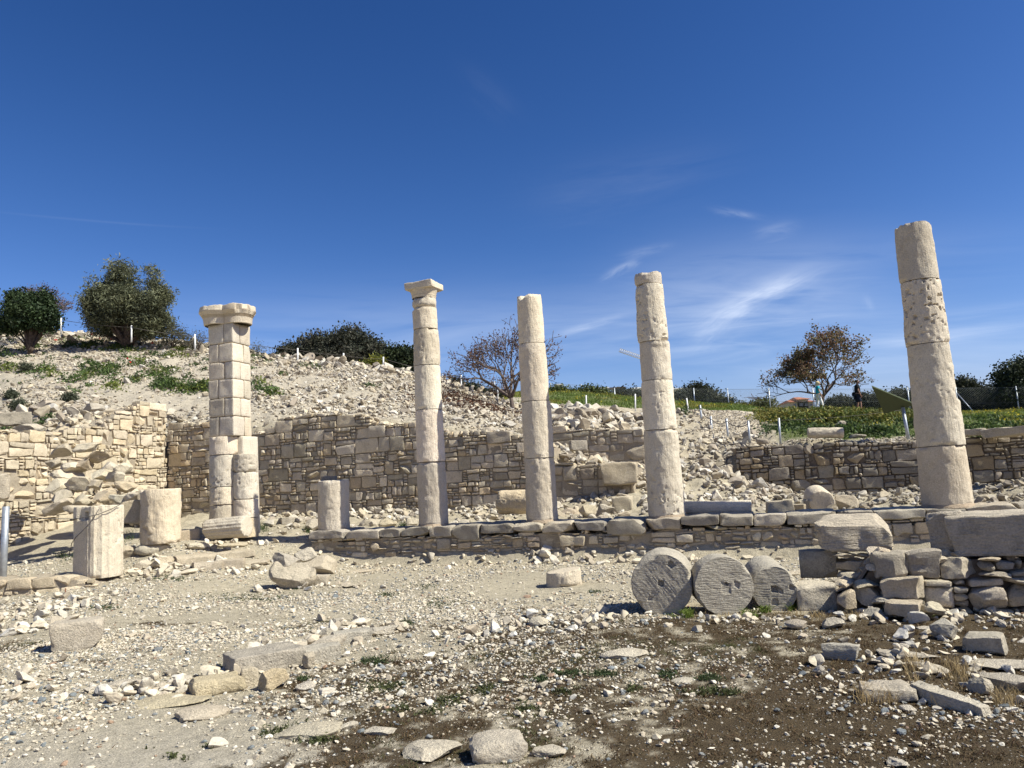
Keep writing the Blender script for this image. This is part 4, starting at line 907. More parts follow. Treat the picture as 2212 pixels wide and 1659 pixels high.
for k, (kind, b_, Y_, lab, tn, mm) in enumerate([
        ('block', (1738, 1076, 1804, 1106), 14.2, 'flat-faced grey block in front of the pale drum top', (.88, .86, .82), TOOLED),
        ('rock', (1802, 1066, 1856, 1106), 14.0, 'grey rounded boulder right of the pale drum top', (.9, .86, .8), ROCKM),
        ('slab', (1856, 1088, 1900, 1104), 13.7, 'low pointed stone right of the grey boulder, on the colonnade floor', (.95, .9, .84), ROCKM),
        ('block', (1656, 1080, 1714, 1110), 14.4, 'long pitted block leaning at the end of the grey shaft', (.9, .87, .8), ROCKM),
        ('block', (1712, 1088, 1742, 1108), 14.3, 'small square stone between the pitted block and the flat-faced block', (.8, .76, .68), ROCKM),
        ('slab', (1010, 1088, 1058, 1114), 16.6, 'upturned moulded capital fragment in rubble behind the base', (.98, .92, .8), CREAM),
        ('rock', (1018, 1104, 1052, 1126), 16.3, 'pale lump in front of the moulded capital fragment', (1.05, 1, .92), ROCKM),
        ('rock', (972, 1106, 1000, 1128), 16.2, 'pale angular stone just right of the slender column foot', (1.0, .98, .92), ROCKM),
        ('rock', (1210, 1094, 1254, 1120), 15.9, 'pinkish flat-sided stone right of the third column foot', (.92, .86, .8), ROCKM),
        ('rock', (1250, 1088, 1290, 1120), 15.8, 'cream pointed stone in the rubble below the ashlar wall', (1.05, 1, .88), ROCKM),
        ('rock', (1286, 1086, 1332, 1116), 16.0, 'broad grey stone in the rubble below the ashlar wall', (.85, .84, .82), ROCKM),
        ('block', (1324, 1070, 1368, 1106), 16.0, 'angular cream block tilted in the rubble left of the fourth column', (1.0, .97, .88), ROCKM),
        ('block', (1370, 1062, 1402, 1088), 16.6, 'pale-fronted squared block touching the fourth column edge', (1.0, .96, .84), ROCKM),
        ('block', (602, 1116, 660, 1152), 16.9, 'light smooth block standing left of the short stump', (1.0, .97, .92), TOOLED),
        ('block', (560, 1120, 604, 1152), 17.4, 'cream slab with green weeds before it, right of the corner pier', (1.08, 1.04, .95), ROCKM),
        ('rock', (660, 1118, 696, 1150), 17.3, 'grey stone filling the gap left of the short stump', (.95, .94, .92), ROCKM),
        ('rock', (780, 1118, 830, 1140), 16.9, 'grey broken slabs just right of the short stump', (.85, .84, .8), ROCKM),
        ('rock', (818, 1120, 858, 1142), 16.8, 'cream pointed lump between the short stump and slender column', (1.02, .98, .86), ROCKM),
        ('rock', (876, 1116, 906, 1140), 16.6, 'white lump behind the slender column foot', (1.05, 1.04, 1), ROCKM),
        ('rock', (1512, 1044, 1542, 1076), 16.6, 'dark upright slab in the rubble above the grey shaft', (.75, .74, .73), ROCKM),
        ('block', (1520, 1046, 1576, 1072), 16.9, 'broken yellowish block at the foot of the rubble slope', (1, .95, .84), ROCKM),
        ('block', (1536, 1064, 1580, 1082), 16.3, 'cream block directly above the grey shaft', (1.02, .98, .88), ROCKM),
        ('rock', (1478, 1052, 1504, 1078), 16.8, 'small dark block right behind the fourth column', (.8, .79, .77), ROCKM),
        ('rock', (1510, 980, 1556, 1016), 19.0, 'grey boulder halfway up the rubble slope', (.95, .93, .9), ROCKM),
        ('rock', (1524, 992, 1562, 1024), 18.6, 'lower cream boulder halfway up the rubble slope', (1.0, .98, .94), ROCKM),
        ('block', (1564, 1000, 1600, 1016), 18.4, 'low dark block at the end of the dry-stone wall', (.85, .83, .8), ROCKM),
        ('block', (1230, 950, 1268, 972), 18.6, 'grey squared block perched on the lower step of the ashlar wall', (.82, .82, .82), ROCKM),
        ('block', (1300, 996, 1378, 1042), 18.3, 'largest cracked ashlar block crowning the lower step', (.86, .84, .80), WALLST)]):
    S(kind, 'fallen_stone', lab, b_, 210 + k, mm, .7, Y=Y_ if k in (26, 27) else None, z=None if k in (26, 27) else float(zg(*atY((b_[0] + b_[2]) / 2, b_[3], Y_)[:2])[0]), tone=tn, **(dict(planes=11, sq=.35) if kind != 'block' else dict(chips=4, chip=(.78, .95))))

# --- around the side row on the left
for k, (kind, b_, Y_, lab, tn, mm, ex) in enumerate([
        ('rock', (119, 1150, 166, 1206), 13.9, 'large dark boulder in the shade of the fluted stub', (1.0, .98, .95), GREY, {}),
        ('rock', (94, 1172, 130, 1200), 14.0, 'small shaded boulder left of the dark one', (1.1, 1.06, 1), GREY, {}),
        ('block', (376, 1142, 428, 1176), 15.4, 'pinkish cream block at the foot of the ochre stump', (1.0, .92, .82), ROCKM, {}),
        ('block', (418, 1140, 464, 1174), 15.3, 'tilted smooth cream block in front of the lying column piece', (1.08, 1.03, .92), ROCKM, dict(tilt=(.35, 0))),
        ('rock', (388, 1112, 432, 1142), 16.4, 'grey-white stone behind the pinkish cream block', (1.0, .99, .96), ROCKM, {}),
        ('block', (376, 1190, 462, 1218), None, 'long weathered step slab with a cracked end', (.98, .93, .84), ROCKM, dict(hscale=.8)),
        ('block', (458, 1184, 548, 1206), None, 'second step slab joined end to end with the cracked one', (1.0, .96, .88), ROCKM, dict(hscale=.8)),
        ('block', (416, 1212, 478, 1234), None, 'low step block under the cracked slab', (.92, .88, .82), ROCKM, {}),
        ('block', (464, 1206, 528, 1230), None, 'low step slab right of the low step block', (.98, .93, .86), ROCKM, {}),
        ('slab', (520, 1200, 584, 1222), None, 'last thin step slab towards the boulder pile', (1.0, .96, .88), ROCKM, dict(hscale=.6)),
        ('rock', (286, 1208, 328, 1232), None, 'pale faceted stone right of the fluted stub foot', (1.05, 1.02, .98), ROCKM, {}),
        ('rock', (326, 1200, 376, 1230), None, 'cream wedge stone left of the step slabs', (1.04, .99, .88), ROCKM, {}),
        ('rock', (262, 1176, 300, 1206), None, 'flat cream stone between the fluted and ochre stumps', (1.05, 1.0, .9), ROCKM, {}),
        ('rock', (292, 1170, 368, 1200), None, 'long pale stone in front of the ochre stump', (1.08, 1.05, .98), ROCKM, {}),
        ('slab', (470, 1164, 536, 1184), None, 'cream flat slab below the lying column piece', (1.06, 1.0, .88), ROCKM, dict(hscale=.6)),
        ('rock', (404, 1170, 452, 1190), None, 'small white stones heaped below the tilted cream block', (1.1, 1.07, 1.0), ROCKM, {}),
        ('block', (258, 1078, 312, 1130), 14.9, 'dressed block leaning in shadow behind the two stumps', (.95, .9, .78), ROCKM, {}),
        ('block', (0, 888, 62, 918), 20.6, 'large overhanging ledge block on the slope at the left edge', (.95, .92, .86), GREY, dict()),
        ('slab', (30, 912, 100, 932), 19.8, 'long ledge slab below the overhanging ledge block', (1.3, 1.26, 1.18), GREY, {}),
        ('block', (-14, 1020, 20, 1076), 14.6, 'smooth pale boulder cut by the left edge of the view', (1.08, 1.02, .94), TOOLED, dict(r=.1))]):
    zz = None
    if Y_ and k not in (17, 18, 19, 16): zz = float(zg(*atY((b_[0] + b_[2]) / 2, b_[3], Y_)[:2])[0])
    S(kind, 'fallen_stone', lab, b_, 250 + k, mm, .7, Y=Y_ if k in (16, 17, 18, 19) else None, z=zz, tone=tn, **ex)
# low kerb wall at the left edge
pk = ground_hit(0, 1292)
wall('kerb_wall', 'low pale kerb wall of mortared blocks at the foot of the leaning pole', pk[:2] + np.array([-1.2, -.15]), np.array([.985, .17]), np.array([.17, -.985]), 2.6, lambda s: pk[2] + .30 - .07 * max(s - 1.9, 0) * 3, lambda s: pk[2] - .1, WALLST, 24, thick=.8, r=.03, cap=False, lay=dict(band=(.16, .22), big=.6, wr=(1.2, 2.4)), pal=[(1.08, 1.04, .96), (1.12, 1.08, 1.0)])
# cross wall fallen to a heap, 80-330
heap = MB(); rg = np.random.default_rng(303)
face = [(80, 1080, 150, 1112), (96, 1058, 140, 1090), (140, 1068, 186, 1100), (84, 1036, 150, 1070), (96, 1012, 160, 1040), (118, 1000, 178, 1022), (84, 990, 128, 1012), (128, 1030, 190, 1064), (176, 1036, 212, 1060), (186, 1060, 246, 1092),
        (96, 962, 150, 986), (150, 956, 206, 976), (170, 976, 230, 1000), (206, 996, 250, 1024), (152, 990, 196, 1016), (216, 1020, 262, 1046), (190, 1014, 236, 1040), (238, 1000, 276, 1024), (240, 1042, 286, 1068), (256, 1062, 300, 1090), (226, 1068, 270, 1094), (124, 1092, 182, 1114)]
for k, b_ in enumerate(face):
    u0, v0, u1, v1 = b_; uc = (u0 + u1) / 2
    Yk = 15.6 - .004 * (uc - 80) + (1115 - v1) * .016
    p = atY(uc, v1, Yk); W = (u1 - u0) / F * Yk; H = (v1 - v0) / F * Yk
    v, f = rock((W * .88, W * rg.uniform(.8, 1.2), H * 1.05), 3000 + k, 3, 15, .06, (.42, .8), sq=.6)
    v = roty(v, rg.normal(0, .12))
    heap.add(rotz(v, rg.uniform(-.4, .4)) + p + np.array([0, .2, H / 2]), f, tones(rg, 1, [(1, .97, .9), (.92, .9, .86), (1.06, 1.03, .96), (.98, .9, .78)]))
n = 2600; uu = rg.uniform(60, 340, n); vv = rg.uniform(0, 1, n); pos = []
for a, b_ in zip(uu, vv):
    tt = 1.2 + 2.6 * b_; q = atT(a, 1050, tt); ridge = .18 + .95 * math.exp(-((a - 175) / 75) ** 2 - ((tt - 2.2) / 1.0) ** 2); pos.append((q[0], q[1], float(zg(q[0], q[1])[0]) + ridge * rg.uniform(.0, 1.0)))
scatter(heap, np.array(pos), lognorm(rg, n, .19, .42, .07, .5), SH2, tones(rg, n, [(1, .97, .9), (.92, .9, .86), (1.06, 1.03, .96), (.96, .9, .8)]), rg, .4, .4)
tag(heap.build('collapsed_wall', RUBBLE, None, atY(180, 1110, 15.6), sharp=30), 'cross wall collapsed into a heap of angular stones behind the fluted stub', 'wall heap')
# stones on the terrace
shaft('grey fallen column piece with a square socket lying in the terrace grass', 1744, 935, 1822, 935, 22, 19.6, 19.4, 45, GREY, (1.5, 1.45, 1.35), rough=.01, pits=.01)
for k, (kind, b_, Y_, lab, tn) in enumerate([
        ('rock', (1836, 936, 1872, 948), 18.4, 'small flat grey stone in the grass right of the lying column piece', (.85, .84, .8)),
        ('block', (2130, 922, 2226, 942), 17.6, 'broken flat block on the terrace edge at the far right', (.95, .92, .86)),
        ('block', (2078, 926, 2126, 940), 18.2, 'pale low block on the terrace edge right of the tallest column', (1.0, .97, .9)),
        ('rock', (1805, 907, 1830, 926), 19.8, 'rounded grey boulder half sunk in the grass bank above the lying column piece', (.75, .73, .7)),
        ('slab', (1924, 890, 1976, 900), 26., 'white slab lying in the grass behind the sign post', (1.1, 1.08, 1.0))]):
    S(kind, 'terrace_stone', lab, b_, 290 + k, GREY if k == 0 else ROCKM, .6, z=None, Y=Y_ if k in (1, 2) else None, tone=tn)

# ------------------------------------------------------------------ gravel, rubble and loose stones (nobody could count them)
def near_court(n, rg, u0=-200, u1=2420, y0=3.6, y1=17.):
    """spread evenly over the court floor as far as it is in view"""
    out = []
    while sum(map(len, out)) < n:
        y = np.sqrt(rg.uniform(y0 ** 2, y1 ** 2, n)); u = rg.uniform(u0, u1, n); x = (u - CX) / F * y
        t = NV[0] * x + NV[1] * y - T0
        ok = t < np.where(u < 670, 1.5, -.55)
        out.append(np.stack([x, y], -1)[ok])
    return np.concatenate(out)[:n]
PEBC = np.array([[.62, .55, .43], [.66, .60, .50], [.70, .66, .58], [.52, .45, .35], [.20, .22, .23], [.27, .28, .28], [.40, .28, .20], [.46, .41, .33], [.66, .58, .45]])
def pebble_field():
    rg = np.random.default_rng(501)
    def lay(n, med, sig, lo, hi, shapes, near=17., keep=.0, pc=None, name='gravel', mb=None, y0=3.6):
        xy = near_court(n, rg, y1=near, y0=y0)
        br, gr, pa, sm = gmask(xy[:, 0], xy[:, 1]); u = CX + F * xy[:, 0] / xy[:, 1]
        P = np.stack([xy[:, 0], xy[:, 1], 0 * u], -1)
        dens = .55 + .95 * fbm(P * .8, 5, 51) + .25 * sst(9, 7, np.hypot(xy[:, 0] + 2.2, xy[:, 1] - 7.2) * 2.2) - .85 * sm - br * (.05 + .30 * sst(1.0, 2.4, xy[:, 0]))
        ok = rg.random(len(xy)) < np.clip(dens, .05, 1)
        xy = xy[ok]; n = len(xy); s = lognorm(rg, n, med, sig, lo, hi)
        c = PEBC[rg.choice(len(PEBC), n, p=pc or [.24, .2, .10, .14, .07, .05, .03, .08, .09])] * rg.uniform(.82, 1.15, (n, 1))
        z = zg(xy[:, 0], xy[:, 1])
        scatter(mb, np.concatenate([xy, z[:, None]], 1), s, shapes, c, rg, .45, .25)
    mb = MB()
    lay(52000, .016, .40, .008, .04, SH0, 9.5, mb=mb)
    lay(46000, .024, .40, .012, .05, SH0, 17., mb=mb, y0=8.5)
    lay(15000, .030, .35, .018, .06, SH1, 12, mb=mb)
    tag(mb.build('gravel', PEB, smooth=False), 'gravel and small pebbles strewn over the court', None, None, 'stuff')
    mb = MB()
    lay(1500, .060, .38, .035, .14, SH2, 16, mb=mb, pc=[.25, .28, .16, .12, .02, .03, .02, .04, .08])
    lay(900, .035, .35, .02, .07, ROUND1, 9, mb=mb, pc=[.05, .05, .05, .05, .35, .3, .05, .05, .05])
    # stones fallen along the foot of the colonnade base, along the broken rows and around the piles
    def line(a, b, n, w, med, hi=.2):
        k = rg.random(n)[:, None]; A, B = ground_hit(*a)[:2], ground_hit(*b)[:2]
        xy = A + (B - A) * k + rg.normal(0, w, (n, 2)); z = zg(xy[:, 0], xy[:, 1])
        cc = PEBC[rg.choice([0, 1, 2, 3, 8], n)] * rg.uniform(.85, 1.1, (n, 1))
        scatter(mb, np.concatenate([xy, z[:, None]], 1), lognorm(rg, n, med, .4, med * .4, hi), SH2, cc, rg, .25, .4)
    line((690, 1204), (1700, 1206), 170, .16, .085); line((1150, 1212), (1420, 1214), 40, .25, .12, .3)
    line((330, 1500), (850, 1352), 150, .16, .075); line((180, 1500), (470, 1480), 60, .2, .07); line((560, 1430), (760, 1350), 90, .2, .09)
    line((0, 1330), (190, 1300), 90, .35, .10); line((0, 1370), (120, 1350), 40, .3, .13); line((0, 1470), (60, 1490), 25, .25, .10)
    line((260, 1240), (560, 1238), 110, .22, .085); line((280, 1225), (380, 1235), 40, .2, .14, .3); line((420, 1180), (540, 1180), 50, .25, .12)
    line((560, 1280), (740, 1262), 50, .2, .07); line((1290, 1335), (1200, 1350), 40, .3, .07); line((1400, 1342), (1700, 1335), 60, .15, .05)
    line((1800, 1335), (2212, 1330), 90, .22, .08); line((1850, 1430), (2212, 1460), 90, .35, .07); line((1880, 1400), (2212, 1350), 60, .35, .06)
    line((1000, 1380), (1180, 1340), 40, .4, .08)
    tag(mb.build('loose_stones', PEB, smooth=False), 'loose pale stones scattered on the court floor', None, None, 'stuff')
pebble_field()
def slope_rubble():
    rg = np.random.default_rng(502); mb = MB()
    def region(n, ulo, uhi, tlo, thi, med, sig, lo, hi, shapes, cond=None, pal=CREAMS, sink=.3, tilt=.45):
        u = rg.uniform(ulo, uhi, n); t = np.sqrt(rg.uniform((tlo + T0) ** 2, (thi + T0) ** 2, n)) - T0
        a = (u - CX) / F; y = (t + T0) / (NV[0] * a + NV[1]); x = a * y
        if cond is not None:
            k = rg.random(n) < cond(u, t, x, y); u, t, x, y = u[k], t[k], x[k], y[k]
        n = len(x); z = zg(x, y); c = pal[rg.integers(0, len(pal), n)] * rg.uniform(.68, 1.04, (n, 1))
        scatter(mb, np.stack([x, y, z], -1), lognorm(rg, n, med, sig, lo, hi), shapes, c, rg, sink, tilt)
    def patchy(u, t, x, y):
        n = fbm(np.stack([x * .35, y * .25, 0 * x], -1), 4, 61); q = fbm(np.stack([x * .12 + .3 * t, y * .05, 0 * x], -1), 3, 62)
        return np.clip(.55 + .75 * n + .35 * q, .06, 1) * np.where(u > 1150, sst(1260, 1180, u), 1)
    ridge = lambda u, t, x, y: np.exp(-((t - 19.5) / 1.5) ** 2) * np.where(u > 1000, .5, 1)
    region(82000, -500, 1250, 4.8, 20.5, .078, .45, .035, .30, SH1, patchy)
    region(2200, -500, 1200, 4.8, 20.5, .20, .35, .12, .5, SH2, patchy)
    region(3600, -500, 1130, 16.5, 21.2, .30, .4, .14, .75, SH2, ridge)
    # floor between the colonnade and the back wall
    region(2600, 520, 1330, .6, 4.1, .10, .5, .04, .32, SH2, lambda u, t, x, y: np.clip(.15 + .8 * sst(1.5, 4, t) + .3 * fbm(np.stack([x, y, 0 * x], -1), 3, 7), 0, 1))
    # heap over the ashlar wall and the slope beside the path
    region(900, 1170, 1400, 6.7, 13.5, .24, .45, .1, .6, SH2, lambda u, t, x, y: .9 + 0 * u)
    region(420, 1200, 1390, 4.3, 6.0, .18, .4, .08, .4, SH2, lambda u, t, x, y: .8 + 0 * u)
    region(3800, 1370, 1640, 1.2, 9.5, .10, .5, .04, .38, SH2, lambda u, t, x, y: np.clip(.55 + .5 * fbm(np.stack([x * .8, y * .8, 0 * x], -1), 3, 8), .1, 1))
    region(420, 1380, 1530, 8, 18, .11, .4, .06, .4, SH2)
    region(2600, 1640, 2500, 1.0, 6.3, .09, .45, .04, .3, SH2, lambda u, t, x, y: np.clip(.5 + .4 * sst(1500, 1900, u) + .5 * fbm(np.stack([x * .8, y * .8, 0 * x], -1), 3, 9), .1, 1), pal=CREAMS * .8)
    region(200, 1480, 1680, 4.8, 6.3, .18, .4, .08, .42, SH2)
    # upper left terrace behind the side wall
    region(900, -300, 380, 2.6, 6.0, .20, .5, .08, .6, SH2)
    tag(mb.build('rubble', PEB, smooth=False), 'broken limestone rubble covering the mound and the portico floor', None, None, 'stuff')
    # gravel of the path and the edge of the terrace
    mb = MB()
    region(9000, 1470, 1680, 7.2, 20, .045, .3, .02, .09, SH0, lambda u, t, x, y: gmask(x, y)[2] * .9 + .05, pal=CREAMS * 1.02)
    region(2600, 1590, 2300, 6.55, 7.5, .045, .3, .02, .09, SH0, pal=CREAMS * 1.02)
    tag(mb.build('gravel', PEB, smooth=False), 'pale gravel of the path and the terrace edge', None, None, 'stuff')
slope_rubble()
p_ = (atT(1455, 905, 15)[:2], atT(1590, 905, 15)[:2])

# ------------------------------------------------------------------ leaves, grass, weeds
def leaves(mb, pos, size, cols, rg, asp=.55, up=0.):
    n = len(pos); d = rg.normal(size=(n, 3)); d[:, 2] += up; d /= np.linalg.norm(d, axis=1)[:, None]
    e = rg.normal(size=(n, 3)); e -= (e * d).sum(1)[:, None] * d; e /= np.linalg.norm(e, axis=1)[:, None]
    a = d * size[:, None] * .5; b = e * (size * asp)[:, None] * .5; nn = np.cross(d, e) * (size * .12)[:, None]
    v = np.stack([pos - a, pos + b + nn, pos + a, pos - b + nn], 1).reshape(-1, 3)
    f = np.arange(n * 4).reshape(n, 4); mb.add(v, f, np.repeat(cols, 4, 0))
def blades(mb, pos, h, w, cols, rg, lean=.5):
    n = len(pos); a = rg.uniform(0, 6.283, n); l = rg.normal(0, lean, (n, 2)) * h[:, None]
    sx = np.stack([np.cos(a), np.sin(a), 0 * a], -1) * (w / 2)[:, None]
    mid = pos + np.stack([l[:, 0] * .35, l[:, 1] * .35, h * .6], -1); tip = pos + np.stack([l[:, 0], l[:, 1], h], -1)
    v = np.stack([pos - sx, pos + sx, mid + sx * .8, mid - sx * .8, tip], 1).reshape(-1, 3)
    i = np.arange(n)[:, None] * 5
    mb.add(v, i + np.array([[0, 1, 2, 3]]), np.repeat(cols, 5, 0)); n0 = mb.n - len(v); mb.t.append(i + np.array([[3, 2, 4]]) + n0)
def ground_cover():
    rg = np.random.default_rng(601)
    # dry brown creeping growth: short wiry shoots where the brown patches lie
    xy = near_court(520000, rg, y0=3.6, y1=11.5); br, _, _, sm = gmask(xy[:, 0], xy[:, 1])
    P = np.stack([xy[:, 0], xy[:, 1], 0 * br], -1); cl = fbm(P * 9, 3, 71); big = fbm(P * 2.1, 3, 72)
    k = rg.random(len(xy)) < np.clip(br * (.45 + .9 * cl) + .34 * sst(.25, .5, big) * sst(0, .3, cl) * sst(11, 8, xy[:, 1]) * (1 - sm), 0, 1) * .9
    xy, cl, big = xy[k], cl[k], big[k]; z = zg(xy[:, 0], xy[:, 1]); n = len(xy)
    pal = np.array([[.10, .058, .028], [.075, .044, .024], [.125, .08, .038], [.07, .055, .024], [.15, .105, .05]])
    c = pal[rg.integers(0, 5, n)] * rg.uniform(.7, 1.3, (n, 1))
    olive = sst(.15, .45, fbm(np.stack([xy[:, 0] * 1.3, xy[:, 1] * 1.3, 0 * z + 4], -1), 3, 73)) * (xy[:, 0] < 2)
    c = np.where((rg.random(n) < olive * .75)[:, None], np.array([.085, .088, .032]) * rg.uniform(.7, 1.3, (n, 1)), c)
    mb = MB(); h = rg.uniform(.006, .020, n) * (1 + 1.2 * np.clip(cl, 0, 1))
    blades(mb, np.concatenate([xy, z[:, None] - .004], 1), h, rg.uniform(.003, .008, n), c, rg, 1.2)
    tag(mb.build('ground_cover', GRASSM, smooth=False), 'dry reddish brown creeping growth on the court', None, None, 'stuff')
    # green weed mats and tufts, where the photograph shows them
    mb = MB()
    def mat(u0, v0, u1, v1, n, g=(.055, .085, .030), h=.05, dry=False):
        A, B, Cc, D = ground_hit(u0, v0), ground_hit(u1, v0), ground_hit(u0, v1), ground_hit(u1, v1)
        k = rg.normal(0, .24, (n, 2)) + .5; k = np.clip(k, -.3, 1.3)
        xy = (A[None, :2] * (1 - k[:, :1]) + B[None, :2] * k[:, :1]) * (1 - k[:, 1:]) + (Cc[None, :2] * (1 - k[:, :1]) + D[None, :2] * k[:, :1]) * k[:, 1:]
        kk = fbm(np.stack([xy[:, 0] * 5, xy[:, 1] * 5, 0 * xy[:, 0]], -1), 3, 81) > -.25
        xy = xy[kk]; m = len(xy); z = zg(xy[:, 0], xy[:, 1]); c = np.array(g) * rg.uniform(.6, 1.45, (m, 1))
        hh = rg.uniform(.3, 1, m) * h
        if dry: blades(mb, np.concatenate([xy, z[:, None]], 1), hh, rg.uniform(.003, .006, m), c, rg, .45)
        else:
            leaves(mb, np.concatenate([xy, (z + hh * rg.random(m))[:, None]], 1), rg.uniform(.015, .04, m), c, rg, .4)
            blades(mb, np.concatenate([xy, z[:, None]], 1), hh, rg.uniform(.004, .008, m), c, rg, .8)
    for b_ in [(420, 1278, 660, 1300), (190, 1306, 260, 1322), (430, 1600, 470, 1618), (180, 1520, 214, 1528), (270, 1618, 320, 1632), (365, 1630, 410, 1646), (450, 1440, 500, 1452), (610, 1262, 660, 1274), (800, 1280, 860, 1292), (900, 1290, 1000, 1316), (1250, 1275, 1300, 1284),
               (636, 1464, 674, 1476), (760, 1420, 850, 1440), (780, 1470, 900, 1500), (840, 1520, 960, 1548), (930, 1500, 1010, 1530), (1010, 1480, 1100, 1510), (1190, 1450, 1270, 1464), (1275, 1448, 1340, 1466), (1140, 1464, 1190, 1476), (1420, 1452, 1460, 1470), (1500, 1458, 1560, 1480), (1480, 1490, 1570, 1506), (1560, 1494, 1600, 1506), (1200, 1490, 1290, 1504), (1330, 1480, 1380, 1500), (1110, 1524, 1160, 1546), (660, 1590, 720, 1610), (560, 1570, 700, 1600), (860, 1340, 900, 1352), (880, 1262, 960, 1280), (300, 1246, 420, 1258)]:
        w = (b_[2] - b_[0]) / F * 7; mat(*b_, int(700 * max(w, .15)), (.055, .078, .030) if b_[1] < 1470 else (.075, .085, .032), .035)
    for b_ in [(1430, 1326, 1475, 1338), (1478, 1328, 1495, 1336), (1606, 1326, 1640, 1336), (1642, 1318, 1664, 1326), (1010, 1604, 1026, 1618), (2000, 1330, 2020, 1338), (1700, 1312, 1716, 1322)]: mat(*b_, 240, (.14, .19, .035), .09)
    for b_ in [(1968, 1470, 2020, 1520), (2020, 1430, 2100, 1480), (1850, 1500, 1880, 1530), (1940, 1430, 2000, 1460), (2060, 1500, 2212, 1530), (1740, 1325, 1790, 1345), (1818, 1320, 1880, 1350), (1480, 1320, 1620, 1335), (2140, 1500, 2212, 1545), (1860, 1515, 2010, 1530), (1640, 1320, 1800, 1340)]:
        mat(*b_, 150 if b_[1] > 1490 or b_[1] < 1400 else 330, (.36, .27, .14), .13 if b_[1] > 1400 else .07, True)
    for b_ in [(555, 1138, 585, 1152), (655, 1142, 675, 1152), (860, 1132, 882, 1142), (118, 1200, 165, 1215), (258, 1150, 300, 1170), (500, 1062, 560, 1072)]: mat(*b_, 260, (.06, .09, .03), .16)
    tag(mb.build('weeds', GRASSM, smooth=False), 'low green weeds and dry straw grass on the court', None, None, 'stuff')
ground_cover()
def hillside_weeds():
    rg = np.random.default_rng(602); mb = MB()
    def clump(u, v, n, r, g, h, t=None):
        q = ground_hit(u, v); a = rg.normal(0, r, (n, 2)) * np.array([1, .8]); xy = q[:2] + a; z = zg(xy[:, 0], xy[:, 1])
        hh = rg.uniform(.1, 1, n) * h * np.exp(-(a ** 2).sum(1) / (2 * (r * 1.5) ** 2)); c = np.array(g) * rg.uniform(.55, 1.5, (n, 1))
        leaves(mb, np.concatenate([xy, (z + hh)[:, None]], 1), rg.uniform(.07, .17, n), c, rg, .5, .4)
    G1, G2, G3 = (.075, .115, .030), (.055, .085, .028), (.12, .145, .028)
    for u, v, k in [(150, 742, 5), (175, 750, 4), (235, 748, 5), (262, 752, 5), (285, 760, 4), (340, 765, 3), (380, 770, 3), (20, 770, 4), (60, 760, 4), (90, 730, 3), (190, 795, 6), (210, 800, 6), (230, 808, 5), (250, 800, 3), (300, 785, 4), (350, 832, 7), (375, 838, 7), (400, 842, 6), (430, 838, 6), (450, 845, 4), (380, 800, 3), (320, 818, 4), (100, 800, 3), (170, 825, 4), (230, 838, 3), (270, 825, 3), (560, 842, 3), (575, 850, 3), (60, 712, 5), (110, 718, 4), (30, 715, 4), (400, 760, 3), (105, 812, 3), (340, 795, 3), (8, 800, 4), (545, 780, 3), (660, 800, 2), (790, 842, 1), (195, 745, 4)]:
        for _ in range(k): clump(u + rg.normal(0, 13), v + rg.normal(0, 5), int(rg.uniform(40, 90)), .22, (G1, G1, G2, G3)[rg.integers(4)], rg.uniform(.15, .42))
    for _ in range(150): clump(rg.uniform(-40, 620), rg.uniform(735, 850), int(rg.uniform(8, 30)), .14, (G1, G2, G2)[rg.integers(3)], .16)
    for u, v, k in [(20, 940, 3), (55, 925, 5), (75, 928, 4), (140, 960, 3), (110, 905, 2), (270, 1030, 2), (265, 1015, 3), (310, 900, 1), (1480, 890, 2)]:
        for _ in range(k): clump(u + rg.normal(0, 6), v + rg.normal(0, 3), 40, .12, G2, .25)
    for _ in range(170): clump(rg.uniform(1650, 1985), rg.uniform(892, 912), int(rg.uniform(40, 90)), .32, ((.15, .155, .035), (.20, .18, .04), (.10, .13, .03))[rg.integers(3)], .28)
    for _ in range(120): clump(rg.uniform(1650, 2230), rg.uniform(905, 945), int(rg.uniform(20, 50)), .22, (G1, G2)[rg.integers(2)], .18)
    tag(mb.build('hillside_weeds', LEAF, smooth=False), 'fresh green weeds growing in patches on the mound and the terrace bank', None, None, 'stuff')
    # grass of the terrace, the bank and the slope behind the wire fence
    mb = MB(); n = 150000
    u = rg.uniform(1080, 2420, n); t = np.sqrt(rg.uniform((7. + T0) ** 2, (46 + T0) ** 2, n)) - T0
    a = (u - CX) / F; y = (t + T0) / (NV[0] * a + NV[1]); x = a * y
    gr = gmask(x, y)[1]; k = rg.random(n) < gr * np.clip(.75 + .9 * fbm(np.stack([x * .7, y * .4, 0 * x], -1), 4, 95), .12, 1); x, y, t, u = x[k], y[k], t[k], u[k]; n = len(x); z = zg(x, y)
    nn = fbm(np.stack([x * .5, y * .5, 0 * x], -1), 4, 91); yl = sst(.0, .5, nn) * sst(9, 12, t)
    c = np.array([.125, .175, .035]) * (1 - yl[:, None] * .75) + np.array([.24, .21, .045]) * yl[:, None] * .75; c = c * rg.uniform(.55, 1.45, (n, 1))
    h = (.07 + .06 * sst(10, 14, t) + .08 * np.clip(nn, 0, 1)) * rg.uniform(.5, 1.4, n)
    blades(mb, np.stack([x, y, z - .02], -1), h, rg.uniform(.02, .05, n), c, rg, .45)
    k = (rg.random(n) < .035 * (yl > .2)); leaves(mb, np.stack([x, y, z + h * 1.05], -1)[k], rg.uniform(.05, .10, k.sum()), np.tile([.55, .45, .03], (k.sum(), 1)), rg, .9)
    tag(mb.build('grass', GRASSM, smooth=False), 'spring grass with yellow flowers on the terrace', None, None, 'stuff')
hillside_weeds()

